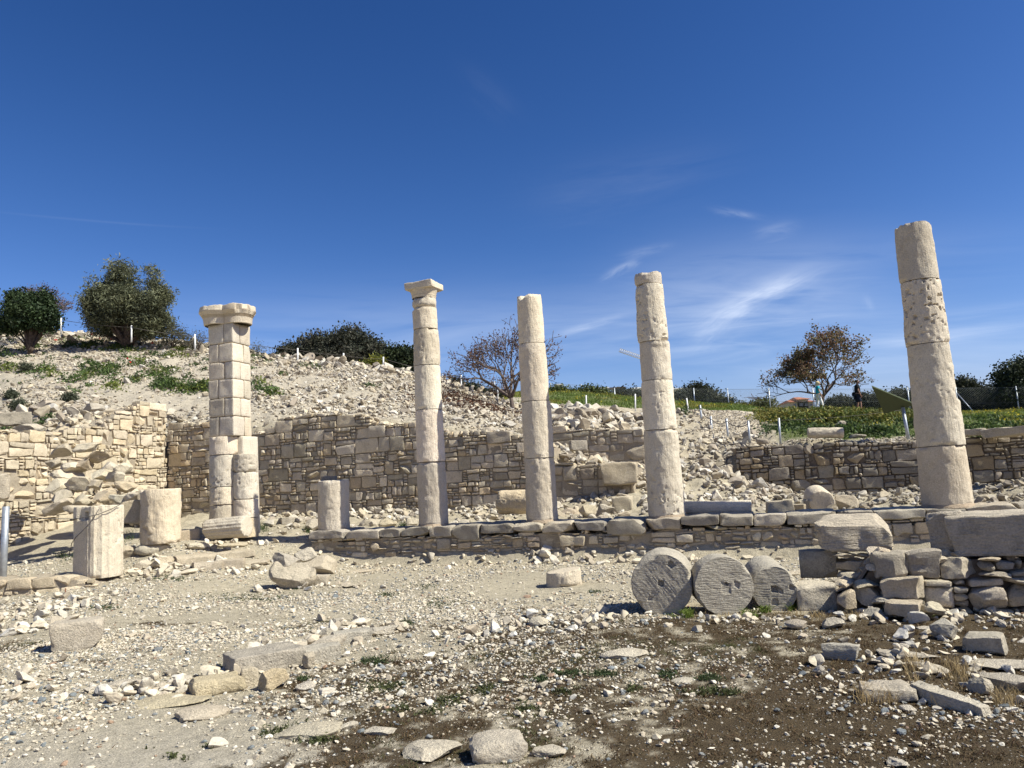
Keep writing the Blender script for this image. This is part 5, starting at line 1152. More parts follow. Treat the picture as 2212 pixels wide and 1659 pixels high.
def leaf_litter():
    rg = np.random.default_rng(603); mb = MB(); n = 5000; q = ground_hit(1010, 872); xy = q[:2] + rg.normal(0, 1, (n, 2)) * np.array([1.1, 1.7])
    z = zg(xy[:, 0], xy[:, 1]) + rg.uniform(0, .10, n); c = np.array([[.12, .055, .03], [.09, .05, .03], [.16, .08, .045], [.06, .04, .03]])[rg.integers(0, 4, n)] * rg.uniform(.6, 1.3, (n, 1))
    leaves(mb, np.concatenate([xy, z[:, None]], 1), rg.uniform(.05, .12, n), c, rg, .7); tag(mb.build('leaf_litter', LEAF, smooth=False), 'fallen reddish brown leaves and twigs on the rubble under the leafless tree', None, None, 'stuff')
    mb = MB()
    for u, v in [(218, 737), (232, 738), (248, 739), (284, 791), (330, 753), (120, 742)]:
        q = ground_hit(u, v); k = 5; leaves(mb, q + rg.normal(0, .12, (k, 3)) + [0, 0, .25], np.full(k, .11), np.tile([.5, .02, .02], (k, 1)), rg, .9)
    tag(mb.build('poppies', LEAF, smooth=False), 'a few red poppies among the mound weeds', None, None, 'stuff')
leaf_litter()

# ------------------------------------------------------------------ trees and shrubs
def ellip(n, rg, c, r, shell=.55):
    d = rg.normal(size=(n, 3)); d /= np.linalg.norm(d, axis=1)[:, None]
    return np.array(c) + d * np.array(r) * (rg.uniform(shell, 1, n) ** .6)[:, None]
def leafy(name, label, cat, u, v, Y, blobs, seed, ncl, nleaf, leaf, cols, spread, trunk=True, base=None, fine=False, tw=.12, group=None, gap=.0):
    """blobs: ellipsoids (u, v, half width px, half height px) in the photograph; the crown gets the same depth as width"""
    rg = np.random.default_rng(seed); b = atY(u, v, Y) if base is None else base; px = Y / F
    if base is None: b[2] = min(b[2], float(zg(b[0], b[1])[0]) + .3)
    root = empty(name, b, label, cat, group)
    mb, tb = MB(), MB(); tot = sum(q[2] * q[3] for q in blobs); ctr = []
    for (bu, bv, hw, hh) in blobs:
        c = atY(bu, bv, Y + rg.uniform(-.3, .3) * hw * px); n = max(int(ncl * hw * hh / tot), 4)
        ctr.append(ellip(n, rg, c, (hw * px, hw * px * .8, hh * px), .25))
    ctr = np.concatenate(ctr); ctr = ctr[ctr[:, 2] > b[2] + .05]
    if gap: ctr = ctr[fbm(ctr * 1.1, 2, seed) > -.9 + gap]
    m = len(ctr); off = rg.normal(0, spread, (m, nleaf, 3)) * np.array([1, 1, .8])
    pos = (ctr[:, None] + off).reshape(-1, 3); keep = pos[:, 2] > b[2] - .1
    cc = np.array(cols)[rg.integers(0, len(cols), m)] * rg.uniform(.65, 1.35, (m, 1)); cc = np.repeat(cc, nleaf, 0) * rg.uniform(.8, 1.2, (m * nleaf, 1))
    leaves(mb, pos[keep], rg.uniform(.6, 1.3, keep.sum()) * leaf, cc[keep], rg, .22 if fine else .6)
    mb.build('crown', LEAF, root, b, smooth=False)
    if trunk:
        top = ctr[:, 2].max(); nt = max(int(m ** .5 * 1.6), 6)
        for q in ctr[rg.choice(m, min(nt, m), replace=False)]:
            k = np.linspace(0, 1, 6)[:, None]; mid = b + np.array([(q[0] - b[0]) * .25, (q[1] - b[1]) * .25, (q[2] - b[2]) * .5])
            pts = (1 - k) ** 2 * (b - np.array([0, 0, .2])) + 2 * k * (1 - k) * mid + k ** 2 * q
            add_tube(tb, pts, np.linspace(tw, tw * .12, 6) * rg.uniform(.5, 1), 5)
        tb.build('trunk', BARK, root, b)
    return root
TAM = [(.125, .135, .078), (.10, .11, .062), (.15, .155, .085), (.085, .095, .055)]
leafy('feathery_tree', 'tall feathery grey-green tree alone on the crest of the rubble mound', 'tree', 272, 736, 39.5,
      [(255, 615, 42, 52), (240, 660, 62, 45), (310, 660, 45, 60), (322, 610, 20, 32), (215, 640, 30, 35), (262, 700, 75, 32), (350, 640, 20, 20), (330, 700, 40, 30), (195, 600, 14, 14)], 71, 760, 90, .22, TAM, .20, fine=True, tw=.2, gap=.5)
CAR = [(.045, .052, .034), (.034, .040, .027), (.062, .064, .044), (.072, .068, .048)]
leafy('evergreen_bush', 'wide dark evergreen bush behind the crest between pier and slender column', 'bush', 735, 800, 42,
      [(755, 750, 68, 42), (690, 760, 55, 38), (640, 770, 45, 30), (800, 770, 45, 32), (720, 780, 110, 25), (605, 782, 25, 18)], 72, 620, 60, .16, CAR, .24, tw=.15)
leafy('evergreen_bush', 'lower dark green bush running behind the slender column on the crest', 'bush', 860, 812, 42, [(855, 782, 34, 28), (885, 775, 24, 22), (830, 795, 30, 18), (900, 800, 20, 18)], 73, 240, 60, .16, [(.026, .04, .018), (.02, .03, .015), (.04, .055, .022)], .22)
leafy('flowering_bush', 'small yellow-green flowering bush in front of the wide evergreen', 'bush', 815, 800, 39.5, [(812, 785, 18, 14), (790, 793, 12, 8)], 74, 70, 50, .10, [(.22, .21, .03), (.12, .14, .03)], .14, trunk=False)
leafy('evergreen_bush', 'glossy dark green bush at the left edge of the crest', 'bush', 66, 716, 38.5, [(60, 680, 42, 36), (38, 655, 22, 26), (85, 655, 24, 24), (20, 700, 20, 20), (105, 690, 20, 24)], 75, 420, 55, .15, [(.030, .052, .020), (.022, .04, .016), (.045, .07, .026)], .18)
leafy('low_shrub', 'thin grey-brown shrub just right of the feathery tree', 'shrub', 372, 740, 39.5, [(372, 722, 24, 18), (400, 735, 20, 10)], 76, 60, 40, .08, [(.10, .095, .05), (.075, .075, .045)], .22, tw=.04)
leafy('low_shrub', 'bare grey shrub on the crest left of the pier', 'shrub', 428, 752, 39.5, [(425, 735, 24, 16)], 77, 40, 26, .07, [(.10, .095, .06), (.09, .085, .07)], .24, tw=.04)
leafy('low_shrub', 'thin grey shrub on the crest just right of the pier', 'shrub', 556, 772, 39.5, [(552, 758, 14, 14)], 78, 28, 26, .07, [(.10, .095, .06), (.08, .085, .06)], .22, tw=.04)
for k, (u, v, hw, hh, lab) in enumerate([(58, 804, 14, 11, 'round grey-green shrublet on the mound near the left edge'), (24, 862, 11, 8, 'small grey shrublet on the mound above the ledge block'), (40, 884, 11, 9, 'dark round shrublet just above the ledge block'), (150, 870, 13, 10, 'grey-green shrublet among stones above the collapsed wall')]):
    q = ground_hit(u, v); leafy('shrublet', lab, 'shrub', u, v, q[1], [(u, v - hh, hw, hh)], 790 + k, 40, 40, .07, [(.085, .098, .06), (.06, .07, .045)], .09, trunk=False, base=q)
DK = [(.036, .044, .022), (.028, .033, .018), (.055, .058, .028)]
leafy('hedge_bush', 'dark bush mass behind the wire fence left of the five-drum column', 'bush', 1350, 880, 62, [(1350, 862, 40, 18), (1390, 866, 36, 18), (1320, 866, 20, 14)], 80, 240, 50, .20, DK, .3)
leafy('hedge_bush', 'long dark bush behind the wire fence right of the five-drum column', 'bush', 1500, 885, 62, [(1470, 868, 40, 20), (1520, 860, 36, 26), (1560, 874, 30, 16), (1500, 845, 20, 14)], 81, 300, 50, .20, DK, .3)
leafy('hedge_bush', 'yellow-green bush on the grass slope left of the red-leaved tree', 'bush', 1630, 892, 56, [(1610, 886, 30, 12), (1650, 880, 28, 14)], 82, 140, 50, .16, [(.12, .13, .03), (.08, .10, .03), (.20, .18, .04)], .24, trunk=False)
leafy('hedge_bush', 'low dark bush between the woman and the man', 'bush', 1820, 886, 58, [(1810, 872, 24, 14), (1835, 878, 16, 10)], 83, 110, 50, .17, DK, .22)
leafy('hedge_bush', 'dark bush behind the green sign panel', 'bush', 1900, 886, 56, [(1875, 872, 26, 20), (1945, 866, 30, 22), (1910, 872, 30, 18)], 84, 240, 50, .18, DK, .26)
leafy('hedge_bush', 'large dark bush behind the fence right of the tallest column', 'bush', 2090, 890, 50, [(2080, 852, 34, 30), (2120, 864, 34, 28), (2060, 870, 26, 24), (2150, 872, 30, 24)], 85, 420, 55, .17, DK, .26)
leafy('evergreen_bush', 'tall dark evergreen cut by the right edge of the view', 'bush', 2200, 895, 47, [(2195, 820, 42, 36), (2230, 800, 34, 36), (2190, 860, 44, 32), (2250, 850, 40, 40)], 86, 460, 55, .17, [(.032, .045, .024), (.026, .036, .02), (.05, .062, .03)], .26)
leafy('hedge_bush', 'grassy green bush bank behind the fence beside the plain column', 'bush', 1250, 878, 58, [(1230, 862, 40, 18), (1275, 858, 36, 20), (1300, 868, 26, 14), (1205, 850, 22, 14)], 87, 320, 50, .17, [(.06, .085, .025), (.085, .10, .03), (.045, .06, .02)], .26, trunk=False)
leafy('hedge_bush', 'dark low bush behind the bare tree by the fence', 'bush', 1040, 870, 56, [(1010, 846, 34, 14), (1060, 862, 30, 16), (985, 832, 16, 10)], 88, 220, 50, .17, DK, .26)

def bare_tree(name, label, u, v, Y, box, seed, lv=6, leafc=None, pl=.5, leaf=.10, m=TWIG, tw=.13, nl=4, up=.25, fork=None, lean=0., trunk_len=.55, zmin=.2):
    rg = np.random.default_rng(seed); b = atY(u, v, Y); paths, tips = [], []
    def grow(p, d, L, r, k):
        pts = [p]; q = p.copy(); dd = d.copy(); ns = 4
        for i in range(ns):
            dd = dd + rg.normal(0, .12, 3) + np.array([0, 0, up * .10]); dd /= np.linalg.norm(dd); q = q + dd * L / ns; pts.append(q.copy())
        paths.append((np.array(pts), r, r * .66))
        if k >= lv - 2: tips.extend((pts[-1], pts[-2], pts[2]))
        if k >= lv: return
        nb = (fork or 5) if k == 0 else (3 if rg.random() < .62 else 2); ph0 = rg.uniform(0, 6.28)
        for j in range(nb):
            a = (rg.uniform(.45, 1.05) if j else rg.uniform(.05, .3)) if k == 0 else rg.uniform(.25, .70); ph = ph0 + 6.283 * j / nb + rg.uniform(-.5, .5)
            x = np.cross(dd, [0.3, .2, 1]); x /= np.linalg.norm(x) + 1e-9; y = np.cross(dd, x)
            nd = dd * math.cos(a) + (x * math.cos(ph) + y * math.sin(ph)) * math.sin(a)
            if nd[2] < -.1: nd[2] *= .3
            st_ = pts[-1] if j < 2 or k == 0 else pts[2]
            grow(st_, nd / np.linalg.norm(nd), (.62 if k == 0 else L * rg.uniform(.72, .92)), r * .62, k + 1)
    grow(np.zeros(3), np.array([lean, .0, 1.]), trunk_len, .1, 0)
    A = np.concatenate([q[0] for q in paths]); lo, hi = np.quantile(A, .004, 0), np.quantile(A, .996, 0)
    u0, v0, u1, v1 = box; px = Y / F; sx = (u1 - u0) * px / (hi[0] - lo[0]); sz = (v1 - v0) * px / hi[2]; sc_ = np.array([sx, (sx + sz) / 2, sz]); ox = ((u0 + u1) / 2 - u) * px - (lo[0] + hi[0]) / 2 * sx
    tr = lambda q: q * sc_ + np.array([0, 0, 0]) + np.stack([ox * np.clip(q[..., 2:3] * 1.2, 0, 1)[..., 0], 0 * q[..., 0], 0 * q[..., 0]], -1) + b
    root = empty(name, b, label, 'tree'); tb = MB(); cb = MB()
    for pts, r0, r1 in paths:
        add_tube(tb, tr(pts), np.maximum(np.linspace(r0, r1, len(pts)) * tw * 10, .011), 6 if r0 > .05 else 4)
    tb.build('trunk', m, root, b)
    if leafc is not None:
        T = tr(np.array(tips)); keep = (T[:, 2] > b[2] + zmin * (v1 - v0) * px) & (rg.random(len(T)) < pl * (.35 + .9 * sst(-.3, .4, fbm(T * .8, 2, seed)))); T = T[keep]
        pos = (T[:, None] + rg.normal(0, .13, (len(T), nl, 3))).reshape(-1, 3)
        c = np.array(leafc)[rg.integers(0, len(leafc), len(T))]; c = np.repeat(c, nl, 0) * rg.uniform(.6, 1.4, (len(pos), 1))
        leaves(cb, pos, rg.uniform(.6, 1.3, len(pos)) * leaf, c, rg, .7); cb.build('leaves', LEAF, root, b, smooth=False)
    return root
bare_tree('leafless_tree', 'nearly leafless tree with withered brown leaves behind the plain column', 1108, 898, 33., (968, 692, 1212, 898), 91, 6, [(.085, .042, .030), (.11, .05, .035), (.06, .035, .03)], .5, .09, tw=.13, nl=3)
bare_tree('autumn_tree', 'round open tree with rusty and olive leaves above the two walkers', 1770, 884, 47., (1640, 714, 1905, 884), 92, 6, [(.22, .13, .07), (.17, .145, .07), (.18, .10, .06), (.14, .125, .06)], .62, .14, tw=.12, nl=6, trunk_len=.5, zmin=.36)
bare_tree('leafless_tree', 'bare brown tree behind the glossy bush at the left edge', 62, 716, 41., (-14, 618, 150, 716), 93, 6, [(.11, .06, .05), (.09, .06, .05)], .25, .08, tw=.06, nl=2)

# ------------------------------------------------------------------ posts, wires, fence, sign
def post(name, label, u0, v0, u1, v1, Y, wpx, m, group, cat='post', sink=.15, lean=True):
    a = atY(u1, v1, Y); b = atY(u0, v0, Y); a = a - np.array([0, 0, sink]) ; r = wpx / F * Y * .5
    mb = MB(); add_tube(mb, [a, a + (b - a) * .5, b], r, 10)
    mb.add(np.array([b + [math.cos(k) * r, math.sin(k) * r, .002] for k in np.arange(4) * math.pi / 2 + .1]), [[0, 1, 2, 3]])
    return tag(mb.build(name, m, None, a + np.array([0, 0, sink])), label, cat, group), b
G = 'white posts along the crest of the mound'; tops = []
for u, v0, v1, Y, lab in [(132, 687, 716, 38.5, 'white post beside the glossy bush on the crest'), (284, 703, 733, 38.5, 'white post in front of the feathery tree'), (421, 722, 751, 38.5, 'short post on the crest left of the pier capital'),
                          (643, 752, 783, 38.5, 'white post before the left part of the wide evergreen bush'), (742, 763, 794, 38.5, 'white post before the middle of the wide evergreen bush'), (828, 771, 799, 38.5, 'white post beside the small flowering bush'),
                          (996, 810, 840, 38, 'white post at the left edge of the leafless tree'), (1075, 836, 865, 36, 'white post left of the leafless tree trunk')]:
    o, b = post('wire_post', lab, u, v0, u, v1, Y, 3.4, WHITEP, G); tops.append(b)
mb = MB()
ext = [tops[0] + (tops[0] - tops[1]) * 1.2] + tops
for a, b in zip(ext[:-1], ext[1:]):
    k = np.linspace(0, 1, 8)[:, None]; q = a + (b - a) * k; q[:, 2] -= .10 + .25 * (k[:, 0] * (1 - k[:, 0])); add_tube(mb, q, .012, 4)
tag(mb.build('wire', ROPE, None, tops[0]), 'thin sagging wire strung between the crest posts', 'wire')
G = 'posts beside the gravel path'; tops = []
for u, v0, v1, t, lab, m in [(1266, 854, 884, 18, 'thin white post on the grass edge right of the plain column', WHITEP), (1372, 851, 886, 18, 'thin white post just left of the five-drum column', WHITEP), (1486, 860, 893, 17.5, 'leaning white post right of the five-drum column', WHITEP)]:
    q = atT(u, v1, t); post('wire_post', lab, u - (3 if u == 1486 else 0), v0, u + (2 if u == 1486 else 0), v1, q[1], 3.2, m, 'white posts on the grass edge')
for u, v0, v1, t, lab in [(1514, 875, 911, 13.6, 'rope post highest up the gravel path'), (1537, 899, 944, 11.2, 'rope post second down the gravel path'), (1571, 904, 950, 10.0, 'rope post third down the gravel path'), (1618, 909, 961, 8.0, 'rope post at the dry-stone wall corner'), (1684, 903, 960, 7.2, 'lone thicker post standing on the dry-stone wall edge')]:
    q = atT(u, v1, t); o, b = post('rope_post', lab, u - 2, v0, u + 2, v1, q[1], 4.4, METAL, G); tops.append(b)
mb = MB()
for a, b in list(zip(tops[:3], tops[1:4])):
    k = np.linspace(0, 1, 10)[:, None]; q = a + (b - a) * k; q[:, 2] -= .08 + .5 * k[:, 0] * (1 - k[:, 0]); add_tube(mb, q, .013, 5)
tag(mb.build('rope', ROPE, None, tops[1]), 'dark rope hanging between the posts of the gravel path', 'rope')
mb = MB(); a, b = tops[4], atT(1951, 880, 7.6)
k = np.linspace(0, 1, 12)[:, None]; q = a + (b - a) * k; q[:, 2] -= .06 + .2 * k[:, 0] * (1 - k[:, 0]); add_tube(mb, q, .006, 4)
tag(mb.build('wire', ROPE, None, a), 'thin wire from the lone post across the terrace grass', 'wire')
o, b = post('metal_pole', 'grey metal pole leaning at the left edge of the court', 13, 1094, 6, 1246, 13.0, 14, METAL, None, 'pole', .2)
mb = MB(); e = atY(166, 1121, 13.25); a = atY(12, 1112, 13.0); k = np.linspace(0, 1, 8)[:, None]; q = a + (e - a) * k; q[:, 2] -= .08 * k[:, 0] * (1 - k[:, 0])
pts = [FL + np.array([.44 * math.cos(R(x)), .44 * math.sin(R(x)), 0]) for x in (-165, -140, -115, -90, -62, -35, -10)]
zz = [1120, 1119, 1118, 1116, 1111, 1101, 1091]
for i, p in enumerate(pts): p[2] = zat(p[0], p[1], 210, zz[i])
add_tube(mb, np.concatenate([q, np.array(pts)]), .007, 5)
t2 = []
for u, v, x in ((236, 1099, -62), (226, 1120, -72), (210, 1140, -88), (192, 1158, -108), (176, 1172, -122), (166, 1200, -135)):
    p = FL + np.array([.455 * math.cos(R(x)), .455 * math.sin(R(x)), 0]); p[2] = zat(p[0], p[1], u, v); t2.append(p)
add_tube(mb, np.array(t2), .007, 5)
tag(mb.build('wire', ROPE, None, e), 'twisted wire tied round the fluted stub and the grey pole', 'wire')
q = ground_hit(141, 1294); mb = MB(); add_tube(mb, [q - [0, 0, .1], q + [0, 0, .16]], .008, 6); tag(mb.build('marker_rod', plain_mat('rusty_iron', (.16, .06, .03), .9), None, q), 'short rusty iron rod stuck by the pale kerb wall', 'rod')

FP = [(955, 808, 835, 58), (1011, 819, 846, 60), (1068, 823, 856, 61), (1128, 826, 866, 61), (1189, 827, 874, 60), (1255, 830, 879, 60), (1327, 838, 882, 60), (1399, 838, 884, 59), (1498, 838, 886, 58), (1571, 839, 891, 57), (1660, 838, 896, 54), (1755, 838, 897, 53), (1848, 838, 896, 52), (1960, 837, 897, 50), (2064, 836, 905, 48), (2194, 834, 905, 46), (2330, 830, 908, 44)]
fence = empty('wire_fence', atY(1571, 891, 57), 'tall chain-link fence on steel posts running behind the terrace and the walkers', 'fence')
ends = []
for u, v0, v1, Y in FP:
    b, a = atY(u, v0, Y), atY(u, v1, Y); a[0], a[1] = b[0], b[1]; mb = MB(); add_tube(mb, [a - [0, 0, .3], b], .045, 8); mb.build('post', METAL, fence, a); ends.append((a, b))
a, b = atY(2066, 848, 48), atY(2115, 903, 47); mb = MB(); add_tube(mb, [a, b], .035, 6); mb.build('brace', METAL, fence, b)
mb = MB()
for (a0, b0), (a1, b1) in zip(ends[:-1], ends[1:]):
    L_ = np.linalg.norm((a1 - a0)[:2]); H0 = b0[2] - a0[2]; H1 = b1[2] - a1[2]
    def pt(s, h): 
        k = s / L_; lo = a0 + (a1 - a0) * k; hi = b0 + (b1 - b0) * k; hi[2] -= .05; return lo + (hi - lo) * h
    st = .135; Hm = (H0 + H1) / 2; n = int((L_ + Hm) / st)
    for i in range(n):
        s0 = i * st
        for sg in (1, -1):
            # a diagonal wire clipped to the span
            A_ = (s0 - Hm, 0.) if sg > 0 else (s0, 0.); B_ = (s0, 1.) if sg > 0 else (s0 - Hm, 1.)
            (x0, y0), (x1, y1) = A_, B_; T = [0., 1.]
            for lim, s_ in ((0., 1), (L_, -1)):
                f0, f1 = (x0 - lim) * s_, (x1 - lim) * s_
                if f0 < 0 and f1 < 0: T = None; break
                if f0 < 0: T[0] = max(T[0], f0 / (f0 - f1))
                elif f1 < 0: T[1] = min(T[1], f0 / (f0 - f1))
            if T is None or T[1] <= T[0]: continue
            p0, p1 = pt(x0 + (x1 - x0) * T[0], T[0] * (y1 - y0) + y0), pt(x0 + (x1 - x0) * T[1], T[1] * (y1 - y0) + y0)
            add_tube(mb, [p0, p1], .0042, 3)
    for h in (.03, .5, .985): add_tube(mb, [pt(0, h), pt(L_, h)], .008, 3)
mb.build('chain_link_mesh', WIRE, fence, ends[8][0])

SG = plain_mat('olive_green_paint', (.075, .09, .055), .8, var=.06, spec=.05); 
sg = empty('information_sign', atT(1964, 949, 6.9), 'tilted olive-green triangular sign panel on a slim pole seen from behind', 'sign')
Ys = atT(1964, 949, 6.9)[1]
A_, B_, C_ = atY(1883, 835, Ys - .45), atY(1978, 874, Ys - .15), atY(1910, 894, Ys + .45)
nrm = np.cross(B_ - A_, C_ - A_); nrm /= np.linalg.norm(nrm); nrm *= np.sign(nrm[1]) 
mb = MB(); F3 = np.array([A_, B_, C_]); BK = F3 + nrm * .035
mb.add(np.concatenate([F3, BK]), [[0, 1, 2], [5, 4, 3]]); mb.add(np.concatenate([F3, BK]), [[0, 3, 4, 1], [1, 4, 5, 2], [2, 5, 3, 0]], (.5, .5, .5)); mb.build('panel', SG, sg, C_, smooth=False)
mb = MB(); q0, q1 = atY(1964, 952, Ys), atY(1950, 880, Ys); add_tube(mb, [q0 - [0, 0, .2], q1], .042, 10); mb.build('pole', METAL, sg, q0)

# ------------------------------------------------------------------ the two walkers
def skin(vs, es, rs, lv=2):
    me = bpy.data.meshes.new('skin'); me.from_pydata([tuple(v) for v in vs], es, []); o = bpy.data.objects.new('skin', me); COL.objects.link(o)
    o.modifiers.new('s', 'SKIN'); s = o.modifiers.new('u', 'SUBSURF'); s.levels = lv; s.render_levels = lv
    if not me.skin_vertices: me.attributes.new('skin', 'FLOAT', 'POINT')
    for i, r in enumerate(rs):
        d = me.skin_vertices[0].data[i]; d.radius = r if isinstance(r, tuple) else (r, r); d.use_root = i == 0
    dg = bpy.context.evaluated_depsgraph_get(); dg.update(); ev = o.evaluated_get(dg); m2 = bpy.data.meshes.new_from_object(ev)
    v = np.array([x.co[:] for x in m2.vertices]); q = [list(p.vertices) for p in m2.polygons]
    bpy.data.objects.remove(o); return v, q
def mk(mb, sk, tr, col):
    v, q = sk; v = tr(v); n0 = mb.n; mb.add(v, [f for f in q if len(f) == 4] or [[0, 0, 0, 0]], col)
    t = [f for f in q if len(f) == 3]
    if t: mb.t.append(np.array(t) + n0)
def person(label, u, v, Y, height, yaw, stride, fem, skin_c, arms, clothes):
    b = atY(u, v, Y); k = height / 1.72
    def tr(p): return rotz(np.asarray(p, float) * k, yaw) + b
    w = .155 if fem else .185
    V = {'pel': (0, 0, .95), 'wai': (0, .01, 1.10), 'che': (0, .0, 1.29), 'nb': (0, .01, 1.45), 'nk': (0, .035, 1.51), 'hd': (0, .06, 1.585), 'hc': (0, .075, 1.645), 'ht': (0, .06, 1.70), 'no': (0, .175, 1.615)}
    rad = {'pel': (.15, .115), 'wai': (.135, .11) if fem else (.155, .135), 'che': (.15, .115) if fem else (.18, .14), 'nb': .065, 'nk': .05, 'hd': (.068, .085), 'hc': (.074, .098), 'ht': .055, 'no': .014}
    E = [('pel', 'wai'), ('wai', 'che'), ('che', 'nb'), ('nb', 'nk'), ('nk', 'hd'), ('hd', 'hc'), ('hc', 'ht'), ('hd', 'no')]
    for s, sd in ((-1, 'l'), (1, 'r')):
        st = stride * s
        V |= {'sh' + sd: (s * w, 0, 1.415), 'el' + sd: (s * (w + .055), arms[sd][0], 1.15), 'wr' + sd: (s * (w + .045), arms[sd][1], arms[sd][2]), 'pa' + sd: (s * (w + .04), arms[sd][1] + .02, arms[sd][2] - .07),
              'hi' + sd: (s * .085, 0, .90), 'kn' + sd: (s * .09, st * .55 + .03, .50), 'an' + sd: (s * .085, st - .02, .085), 'to' + sd: (s * .10, st + .13, .03)}
        rad |= {'sh' + sd: .06 if not fem else .05, 'el' + sd: .043 if not fem else .036, 'wr' + sd: .028, 'pa' + sd: (.022, .036), 'hi' + sd: .085, 'kn' + sd: .056, 'an' + sd: .038, 'to' + sd: .033}
        E += [('che', 'sh' + sd), ('sh' + sd, 'el' + sd), ('el' + sd, 'wr' + sd), ('wr' + sd, 'pa' + sd), ('pel', 'hi' + sd), ('hi' + sd, 'kn' + sd), ('kn' + sd, 'an' + sd), ('an' + sd, 'to' + sd)]
    nm = list(V); ix = {a: i for i, a in enumerate(nm)}
    mb = MB(); mk(mb, skin([V[a] for a in nm], [(ix[a], ix[c]) for a, c in E], [rad[a] for a in nm]), tr, skin_c)
    for s, sd in ((-1, 'l'), (1, 'r')):                              # fingers and thumb from each palm, ears
        p = np.array(V['pa' + sd])
        for j, ln in enumerate((.068, .08, .075, .058)):
            y = .027 - .018 * j; add_tube(mb, tr([p + [0, y, -.01], p + [-s * .004, y, -.02 - ln * .5], p + [-s * .018, y + .008, -.02 - ln]]), [.0095 * k, .0088 * k, .006 * k], 6, skin_c)
        add_tube(mb, tr([p + [0, .03, .035], p + [-s * .01, .055, .01], p + [-s * .016, .06, -.02]]), [.011 * k, .010 * k, .007 * k], 6, skin_c)
        e, f = rock((.02, .035, .06), 5, 2, 0); mb.add(tr(e + np.array([s * .078, .055, 1.62])), f, skin_c)
    root = mb.build('person', SKINM, None, b); tag(root, label, 'person')
    for nm_, keys, grow, col, m, cut in clothes:
        kk = [a for a in nm if a in keys]; jx = {a: i for i, a in enumerate(kk)}; VV = {a: np.array(V[a], float) for a in kk}
        for a, (to, q) in cut.items(): VV[a] = np.array(V[a]) * (1 - q) + np.array(V[to]) * q
        ee = [(jx[a], jx[c]) for a, c in E if a in jx and c in jx]
        rr = [tuple(np.array(rad[a] if isinstance(rad[a], tuple) else (rad[a],) * 2) + grow) for a in kk]
        cb = MB(); mk(cb, skin([VV[a] for a in kk], ee, rr), tr, col); cb.build(nm_, m, root, b)
    return root, tr
SKINM = plain_mat('skin', (1, 1, 1), .6, var=.05, attr=True); CLOTH = plain_mat('cloth', (1, 1, 1), .9, var=.08, attr=True); HAIR = plain_mat('hair', (1, 1, 1), .8, var=.3, scale=60, attr=True)
up = {'pel', 'wai', 'che', 'nb', 'shl', 'shr', 'ell', 'elr'}; lo = {'pel', 'hil', 'hir', 'knl', 'knr'}
wm, trw = person('blonde woman in turquoise top and white trousers walking past the autumn tree', 1771, 889, 42.5, 1.66, R(-97), .20, True, (.42, .25, .18), {'l': (-.06, .02, .90), 'r': (.03, .12, .92)},
    [('turquoise_top', up, .022, (.02, .36, .42), CLOTH, {'ell': ('shl', .45), 'elr': ('shr', .45), 'pel': ('wai', .2)}), ('white_trousers', lo | {'anl', 'anr'}, .022, (.78, .77, .74), CLOTH, {})])
mb = MB(); p, f = rock((.20, .24, .22), 9, 3, 0, .10, fr=7); mb.add(trw(p + np.array([0, .035, 1.655])), f, (.62, .50, .28))
p, f = rock((.19, .12, .20), 10, 3, 0, .10, fr=7); mb.add(trw(p + np.array([0, -.025, 1.585])), f, (.60, .47, .26)); mb.build('blonde_hair', HAIR, wm, trw([[0, 0, 1.65]])[0])
mb = MB(); p, f = block((.10, .26, .20), 8, (4, 5, 5), .03, .01); mb.add(trw(p + np.array([-.24, -.04, .78])), f, (.09, .03, .028)); hnd = MB()
add_tube(mb, trw([[-.24, -.12, .86], [-.22, -.06, 1.0], [-.21, .0, .96], [-.24, .06, .86]]), .012, 6, (.08, .03, .025)); tag(mb.build('handbag', CLOTH, None, trw([[-.24, 0, .68]])[0]), 'dark red-brown handbag hanging at the blonde woman\'s side', 'bag')
mn, trm = person('man in black polo shirt, navy shorts and sunglasses standing near the green sign', 1857, 893, 41.0, 1.79, R(-105), .10, False, (.30, .17, .12), {'l': (-.03, .05, .92), 'r': (.02, .10, .93)},
    [('black_shirt', up, .028, (.008, .009, .011), CLOTH, {'ell': ('shl', .3), 'elr': ('shr', .3)}), ('navy_shorts', lo, .035, (.012, .016, .035), CLOTH, {'knl': ('hil', .12), 'knr': ('hir', .12)})])
mb = MB(); p, f = rock((.175, .19, .13), 9, 3, 0, .03, fr=6); mb.add(trm(p + np.array([0, .02, 1.672])), f, (.03, .022, .018)); mb.build('short_hair', HAIR, mn, trm([[0, 0, 1.65]])[0])
mb = MB(); p, f = block((.15, .03, .04), 3, (6, 3, 3), .012, .0); mb.add(trm(p + np.array([0, .168, 1.645])), f, (.01, .01, .01)); mb.build('sunglasses', plain_mat('dark_lens', (.01, .01, .01), .15, spec=.6), mn, trm([[0, .1, 1.64]])[0])
mb = MB(); p, f = block((.14, .20, .22), 12, (5, 5, 5), .05, .012); mb.add(trm(p + np.array([-.30, -.12, 1.02])), f, (.012, .012, .014)); add_tube(mb, trm([[-.28, -.14, 1.1], [-.12, -.16, 1.38], [.02, -.05, 1.47], [.12, .12, 1.40]]), .014, 6, (.012, .012, .014)); tag(mb.build('shoulder_bag', CLOTH, None, trm([[-.3, -.12, .9]])[0]), 'small black bag slung behind the man\'s hip', 'bag')

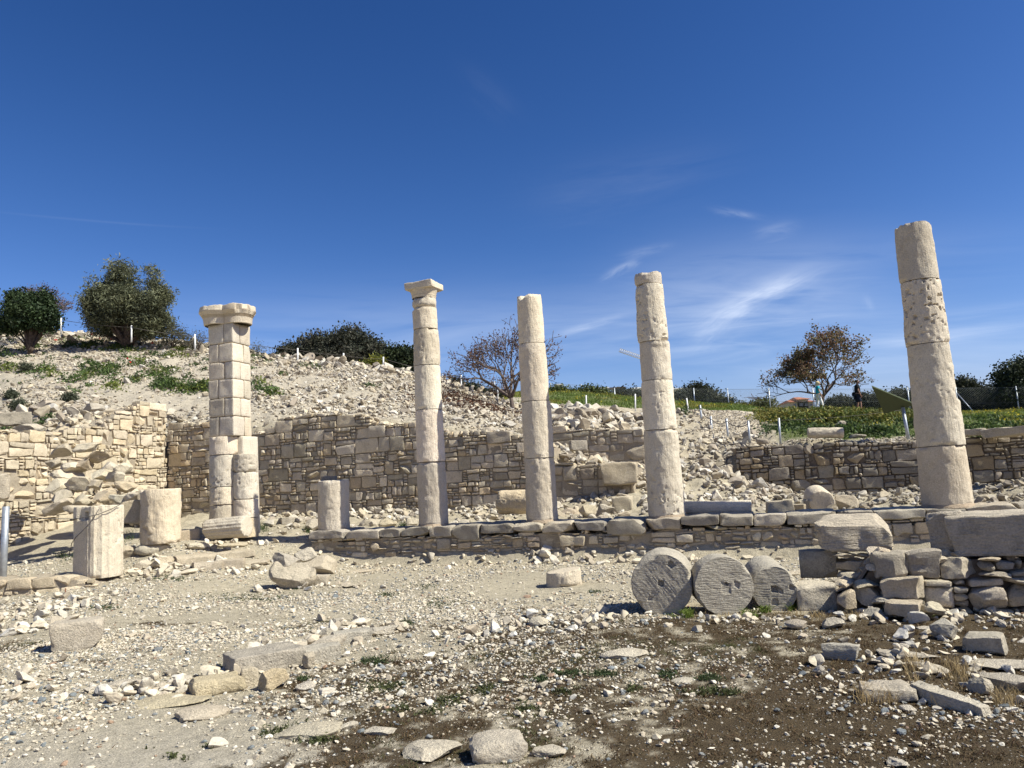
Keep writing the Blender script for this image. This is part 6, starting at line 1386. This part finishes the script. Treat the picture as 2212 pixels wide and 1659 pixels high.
# ------------------------------------------------------------------ far buildings and the crane
WHW = plain_mat('white_render', (.72, .71, .68), .9, var=.04, scale=.4); GLS = plain_mat('dark_glass', (.05, .07, .09), .15, spec=.6); TER = plain_mat('terracotta_tiles', (.36, .14, .075), .9, var=.3, scale=1.5); BRN = plain_mat('brown_timber', (.10, .06, .045), .8); SAND = plain_mat('sand_render', (.52, .43, .33), .9, var=.05, scale=.4)
def box_px(mb, u0, v0, u1, v1, Y, dep, dY=0., col=None, zlow=None):
    a, b = atY((u0 + u1) / 2, v1, Y + dY), atY((u0 + u1) / 2, v0, Y + dY); w = (u1 - u0) / F * (Y + dY); z0 = a[2] if zlow is None else zlow
    add_box(mb, ((a[0] + b[0]) / 2, Y + dY + dep / 2, (z0 + b[2]) / 2), (w, dep, b[2] - z0), 0, col)
def house(label, Y, walls, slabs, wins, mat=WHW, roof=None, frames=(), slabm=None):
    u, v = (walls[0][0] + walls[0][2]) / 2, walls[0][3]; b = atY(u, v, Y); b[2] = float(zg(b[0], b[1])[0])
    r = empty('house', b, label, 'house', 'houses on the far hill')
    for w in walls: mb = MB(); box_px(mb, *w, Y, 9., zlow=b[2] - 1); mb.build('wall', mat, r, b, smooth=False)
    for w in slabs: mb = MB(); box_px(mb, *w, Y, 11., dY=-1.2); mb.build('roof_slab', slabm or mat, r, b, smooth=False)
    for w in wins: mb = MB(); box_px(mb, *w, Y, .3, dY=-.12); mb.build('window', GLS, r, b, smooth=False)
    for w in frames: mb = MB(); box_px(mb, *w[:4], Y, w[4], dY=-w[4]); mb.build('pergola', BRN if w[5] else METAL, r, b, smooth=False)
    if roof:
        for (u0, v0, u1, v1) in roof:
            a, c = atY((u0 + u1) / 2, v1, Y), atY((u0 + u1) / 2, v0, Y); w = (u1 - u0) / F * Y / 2; rw = w * .35; x = (a[0] + c[0]) / 2
            P = [(x - w, Y - 1, a[2]), (x + w, Y - 1, a[2]), (x + w, Y + 10, a[2]), (x - w, Y + 10, a[2]), (x - rw, Y + 4.5, c[2]), (x + rw, Y + 4.5, c[2])]
            mb = MB(); mb.add(np.array(P), [[0, 1, 5, 4], [2, 3, 4, 5], [3, 2, 1, 0]]); mb.add(np.array(P), [[1, 2, 5], [3, 0, 4]]); mb.build('roof', TER, r, b, smooth=False)
house('small white house with flat roofs just right of the plain column', 210, [(1200, 832, 1214, 868), (1211, 841, 1226, 868)], [(1198, 829, 1215, 831.5), (1210, 839, 1228, 841)], [(1203, 836, 1211, 841), (1214, 844, 1222, 848)])
house('low white house with a brown pergola behind the fence', 215, [(1274, 843, 1296, 872), (1288, 839, 1314, 872), (1330, 846, 1356, 872)], [(1286, 836.5, 1316, 839)], [(1277, 847, 1292, 853), (1300, 843, 1311, 852), (1336, 849, 1350, 853)], frames=[(1317, 836, 1352, 838.5, 3.5, 1), (1317, 838, 1319.5, 860, .4, 1), (1333, 838, 1335, 860, .4, 1), (1350, 838, 1352, 860, .4, 1)])
house('white house with dark windows left of the five-drum column', 225, [(1361, 844, 1386, 872), (1366, 839, 1392, 872)], [(1364, 836.5, 1394, 839)], [(1370, 842, 1378, 848), (1381, 842, 1389, 848), (1362, 848, 1366, 852)])
house('white house under a thin flat canopy right of the five-drum column', 225, [(1452, 841, 1480, 880), (1474, 845, 1500, 880)], [(1446, 838, 1482, 840.5), (1472, 836, 1508, 838)], [(1484, 847, 1496, 853)], frames=[(1505, 838, 1506.5, 850, .3, 0), (1474, 838, 1475.5, 846, .3, 0)])
house('stepped white villa with balconies going down behind the dark bushes', 200, [(1532, 853, 1552, 905), (1546, 860, 1566, 905), (1563, 858, 1580, 905), (1576, 872, 1584, 905)], [(1530, 850.5, 1554, 853), (1552, 857.5, 1584, 859.5)], [(1549, 864, 1553, 871), (1556, 864, 1561, 871), (1568, 862, 1576, 870), (1536, 857, 1543, 862), (1567, 873, 1574, 879)])
house('sand-coloured house with terracotta hipped roofs behind the autumn tree', 190, [(1707, 868, 1758, 905), (1722, 862, 1746, 880)], [], [(1714, 872, 1720, 878), (1727, 871, 1735, 877), (1739, 871, 1745, 877), (1749, 872, 1755, 877)], mat=SAND, roof=[(1703, 861, 1730, 869), (1718, 854, 1750, 863), (1740, 860, 1762, 868)])
CRN = plain_mat('cream_steel', (.62, .55, .42), .6)
def lattice(mb, a, b, w, n, r):
    d = (b - a) / np.linalg.norm(b - a); s = np.cross(d, [0, 0, 1.] if abs(d[2]) < .9 else [1., 0, 0]); s /= np.linalg.norm(s); t = np.cross(s, d)
    ch = [lambda k, q=q: a + (b - a) * k + q for q in (s * w / 2 - t * w / 2, -s * w / 2 - t * w / 2, t * w / 2)]
    for c in ch: add_tube(mb, [c(0), c(1)], r, 5)
    for i in range(n):
        for j in range(3): add_tube(mb, [ch[j](i / n), ch[(j + 1) % 3]((i + .5) / n)], r * .6, 4); add_tube(mb, [ch[(j + 1) % 3]((i + .5) / n), ch[j]((i + 1) / n)], r * .6, 4)
base = atY(1420, 880, 260); base[2] = float(zg(base[0], base[1])[0]); cr = empty('tower_crane', base, 'pale lattice tower crane far off, its jib showing left of the five-drum column', 'crane')
m0 = atY(1420, 784, 260); mb = MB(); lattice(mb, np.array([m0[0], m0[1], base[2]]), m0 + [0, 0, 2], 1.6, 16, .12); mb.build('mast', CRN, cr, base)
mb = MB(); lattice(mb, atY(1428, 787, 259), atY(1338, 756, 262), 1.2, 22, .055); mb.build('jib', CRN, cr, m0)

# ------------------------------------------------------------------ light, sky, camera
SUN_AZ, SUN_EL, EXPO = 110.2, 47., .76
def world():
    w = bpy.data.worlds.new('World'); sc.world = w; w.use_nodes = True; nt = w.node_tree; L = nt.links.new
    bg = nt.nodes['Background']; sk = nt.nodes.new('ShaderNodeTexSky'); sk.sky_type = 'NISHITA'; sk.sun_disc = False
    sk.sun_elevation = R(SUN_EL); sk.sun_rotation = R(SUN_AZ); sk.air_density = 1.0; sk.dust_density = .2; sk.ozone_density = 4.; sk.altitude = 100
    def mth(op, a, b=None, c=None):
        n = nt.nodes.new('ShaderNodeMath'); n.operation = op
        for i, x in enumerate((a, b, c)):
            if x is None: continue
            if hasattr(x, 'links'): L(x, n.inputs[i])
            else: n.inputs[i].default_value = x
        return n.outputs[0]
    # grade of the clear winter sky: deeper towards the zenith, bluer overall
    s3 = nt.nodes.new('ShaderNodeSeparateColor'); L(sk.outputs[0], s3.inputs[0]); c3 = nt.nodes.new('ShaderNodeCombineColor')
    for i, (g_, p_) in enumerate(((3.75, 1.9), (1.84, 1.48), (1.92, 1.345))):
        L(mth('MULTIPLY', mth('POWER', s3.outputs[i], p_), g_ * .085 ** (p_ - 1) / 2 ** EXPO), c3.inputs[i])
    tc = nt.nodes.new('ShaderNodeTexCoord'); sp = nt.nodes.new('ShaderNodeSeparateXYZ'); L(tc.outputs['Generated'], sp.inputs[0])
    az = mth('ARCTAN2', sp.outputs[0], sp.outputs[1]); el = mth('ARCSINE', sp.outputs[2])
    def ang(u, v): d = ray(u, v); d = d / np.linalg.norm(d); return math.atan2(d[0], d[1]), math.asin(d[2])
    total = None
    # cirrus: each wisp is a long soft streak broken up by stretched noise (ends in the photograph, half width, strength, noise stretch)
    for (u0, v0, u1, v1, w_, k, fx, fy, th) in [(1530, 688, 1745, 588, 22, .36, 9, 60, .36), (1490, 735, 1600, 655, 34, .16, 12, 60, .44), (1540, 452, 1640, 468, 7, .13, 20, 110, .42), (1630, 505, 1720, 488, 16, .13, 20, 80, .44), (1305, 600, 1375, 562, 9, .24, 26, 90, .42),
            (1345, 552, 1445, 530, 9, .11, 16, 90, .42), (1190, 725, 1345, 680, 8, .16, 10, 110, .40), (1860, 745, 2260, 690, 14, .20, 5, 110, .42), (1900, 700, 2260, 650, 10, .08, 5, 110, .42), (1640, 800, 2240, 760, 26, .10, 4, 80, .40), (1340, 650, 1900, 640, 120, .20, 5, 34, .40), (300, 720, 1600, 670, 90, .15, 3, 30, .36), (1750, 720, 2260, 730, 60, .12, 4, 40, .4), (0, 458, 420, 492, 2.2, .02, 6, 60, .2), (1000, 150, 1120, 250, 26, .018, 8, 50, .40), (1150, 420, 1560, 340, 60, .03, 5, 46, .42), (1560, 560, 2240, 520, 60, .05, 4, 46, .42), (1868, 640, 1885, 672, 7, .10, 20, 60, .35),
           ]:
        A, B = ang(u0, v0), ang(u1, v1); L_ = math.hypot(B[0] - A[0], B[1] - A[1]); ca, sa = (B[0] - A[0]) / L_, (B[1] - A[1]) / L_
        cx, cy = (A[0] + B[0]) / 2, (A[1] + B[1]) / 2; dx, dy = mth('SUBTRACT', az, cx), mth('SUBTRACT', el, cy)
        p = mth('ADD', mth('MULTIPLY', dx, ca), mth('MULTIPLY', dy, sa)); q = mth('SUBTRACT', mth('MULTIPLY', dy, ca), mth('MULTIPLY', dx, sa))
        cb = nt.nodes.new('ShaderNodeCombineXYZ'); L(mth('MULTIPLY', p, fx), cb.inputs[0]); L(mth('MULTIPLY', q, fy), cb.inputs[1]); cb.inputs[2].default_value = u0 * .013
        nz = nt.nodes.new('ShaderNodeTexNoise'); nz.inputs['Scale'].default_value = 1.; nz.inputs['Detail'].default_value = 4.; nz.inputs['Roughness'].default_value = .62; nz.inputs['Distortion'].default_value = .6; L(cb.outputs[0], nz.inputs[0])
        wv = mth('MULTIPLY', mth('SUBTRACT', nz.outputs[0], .5), w_ / F * 1.6); q2 = mth('ADD', q, wv)
        e = mth('EXPONENT', mth('MULTIPLY', mth('ADD', mth('POWER', mth('ABSOLUTE', mth('DIVIDE', p, L_ * .5)), 2.6), mth('POWER', mth('ABSOLUTE', mth('DIVIDE', q2, w_ / F)), 2.)), -1.2))
        m = nt.nodes.new('ShaderNodeMapRange'); L(nz.outputs[0], m.inputs[0]); m.inputs[1].default_value = th - .12; m.inputs[2].default_value = th + .26
        c = mth('MULTIPLY', mth('MULTIPLY', e, m.outputs[0]), k); total = c if total is None else mth('ADD', total, c)
    mx = nt.nodes.new('ShaderNodeMix'); mx.data_type = 'RGBA'; L(mth('MINIMUM', total, .85), mx.inputs[0]); L(c3.outputs[0], mx.inputs[6]); mx.inputs[7].default_value = (8.4, 8.9, 9.6, 1)
    bg.inputs[1].default_value = .085
    L(mx.outputs[2], bg.inputs[0])
world()
def sun():
    l = bpy.data.lights.new('sun', 'SUN'); l.energy = 4.8; l.angle = R(.53); l.color = (1, .968, .845)
    o = bpy.data.objects.new('sun', l); COL.objects.link(o)
    a, e = R(SUN_AZ), R(SUN_EL)
    d = Vector((math.sin(a) * math.cos(e), math.cos(a) * math.cos(e), math.sin(e)))
    o.rotation_euler = d.to_track_quat('Z', 'Y').to_euler(); o.location = d * 60
sun()
cam = bpy.data.cameras.new('camera'); co = bpy.data.objects.new('camera', cam); COL.objects.link(co)
cam.sensor_fit = 'HORIZONTAL'; cam.sensor_width = 36.; cam.lens = 36. * F / 2212.; cam.clip_end = 9000; cam.clip_start = .05
mt = Matrix.Identity(4)
for i in range(3):
    for j in range(3): mt[i][j] = M[i, j]
mt.translation = Vector(CAM); co.matrix_world = mt
sc.camera = co
sc.view_settings.view_transform = 'Standard'; sc.view_settings.look = 'None'; sc.view_settings.gamma = 1.; sc.view_settings.exposure = EXPO
sc.view_settings.use_curve_mapping = False
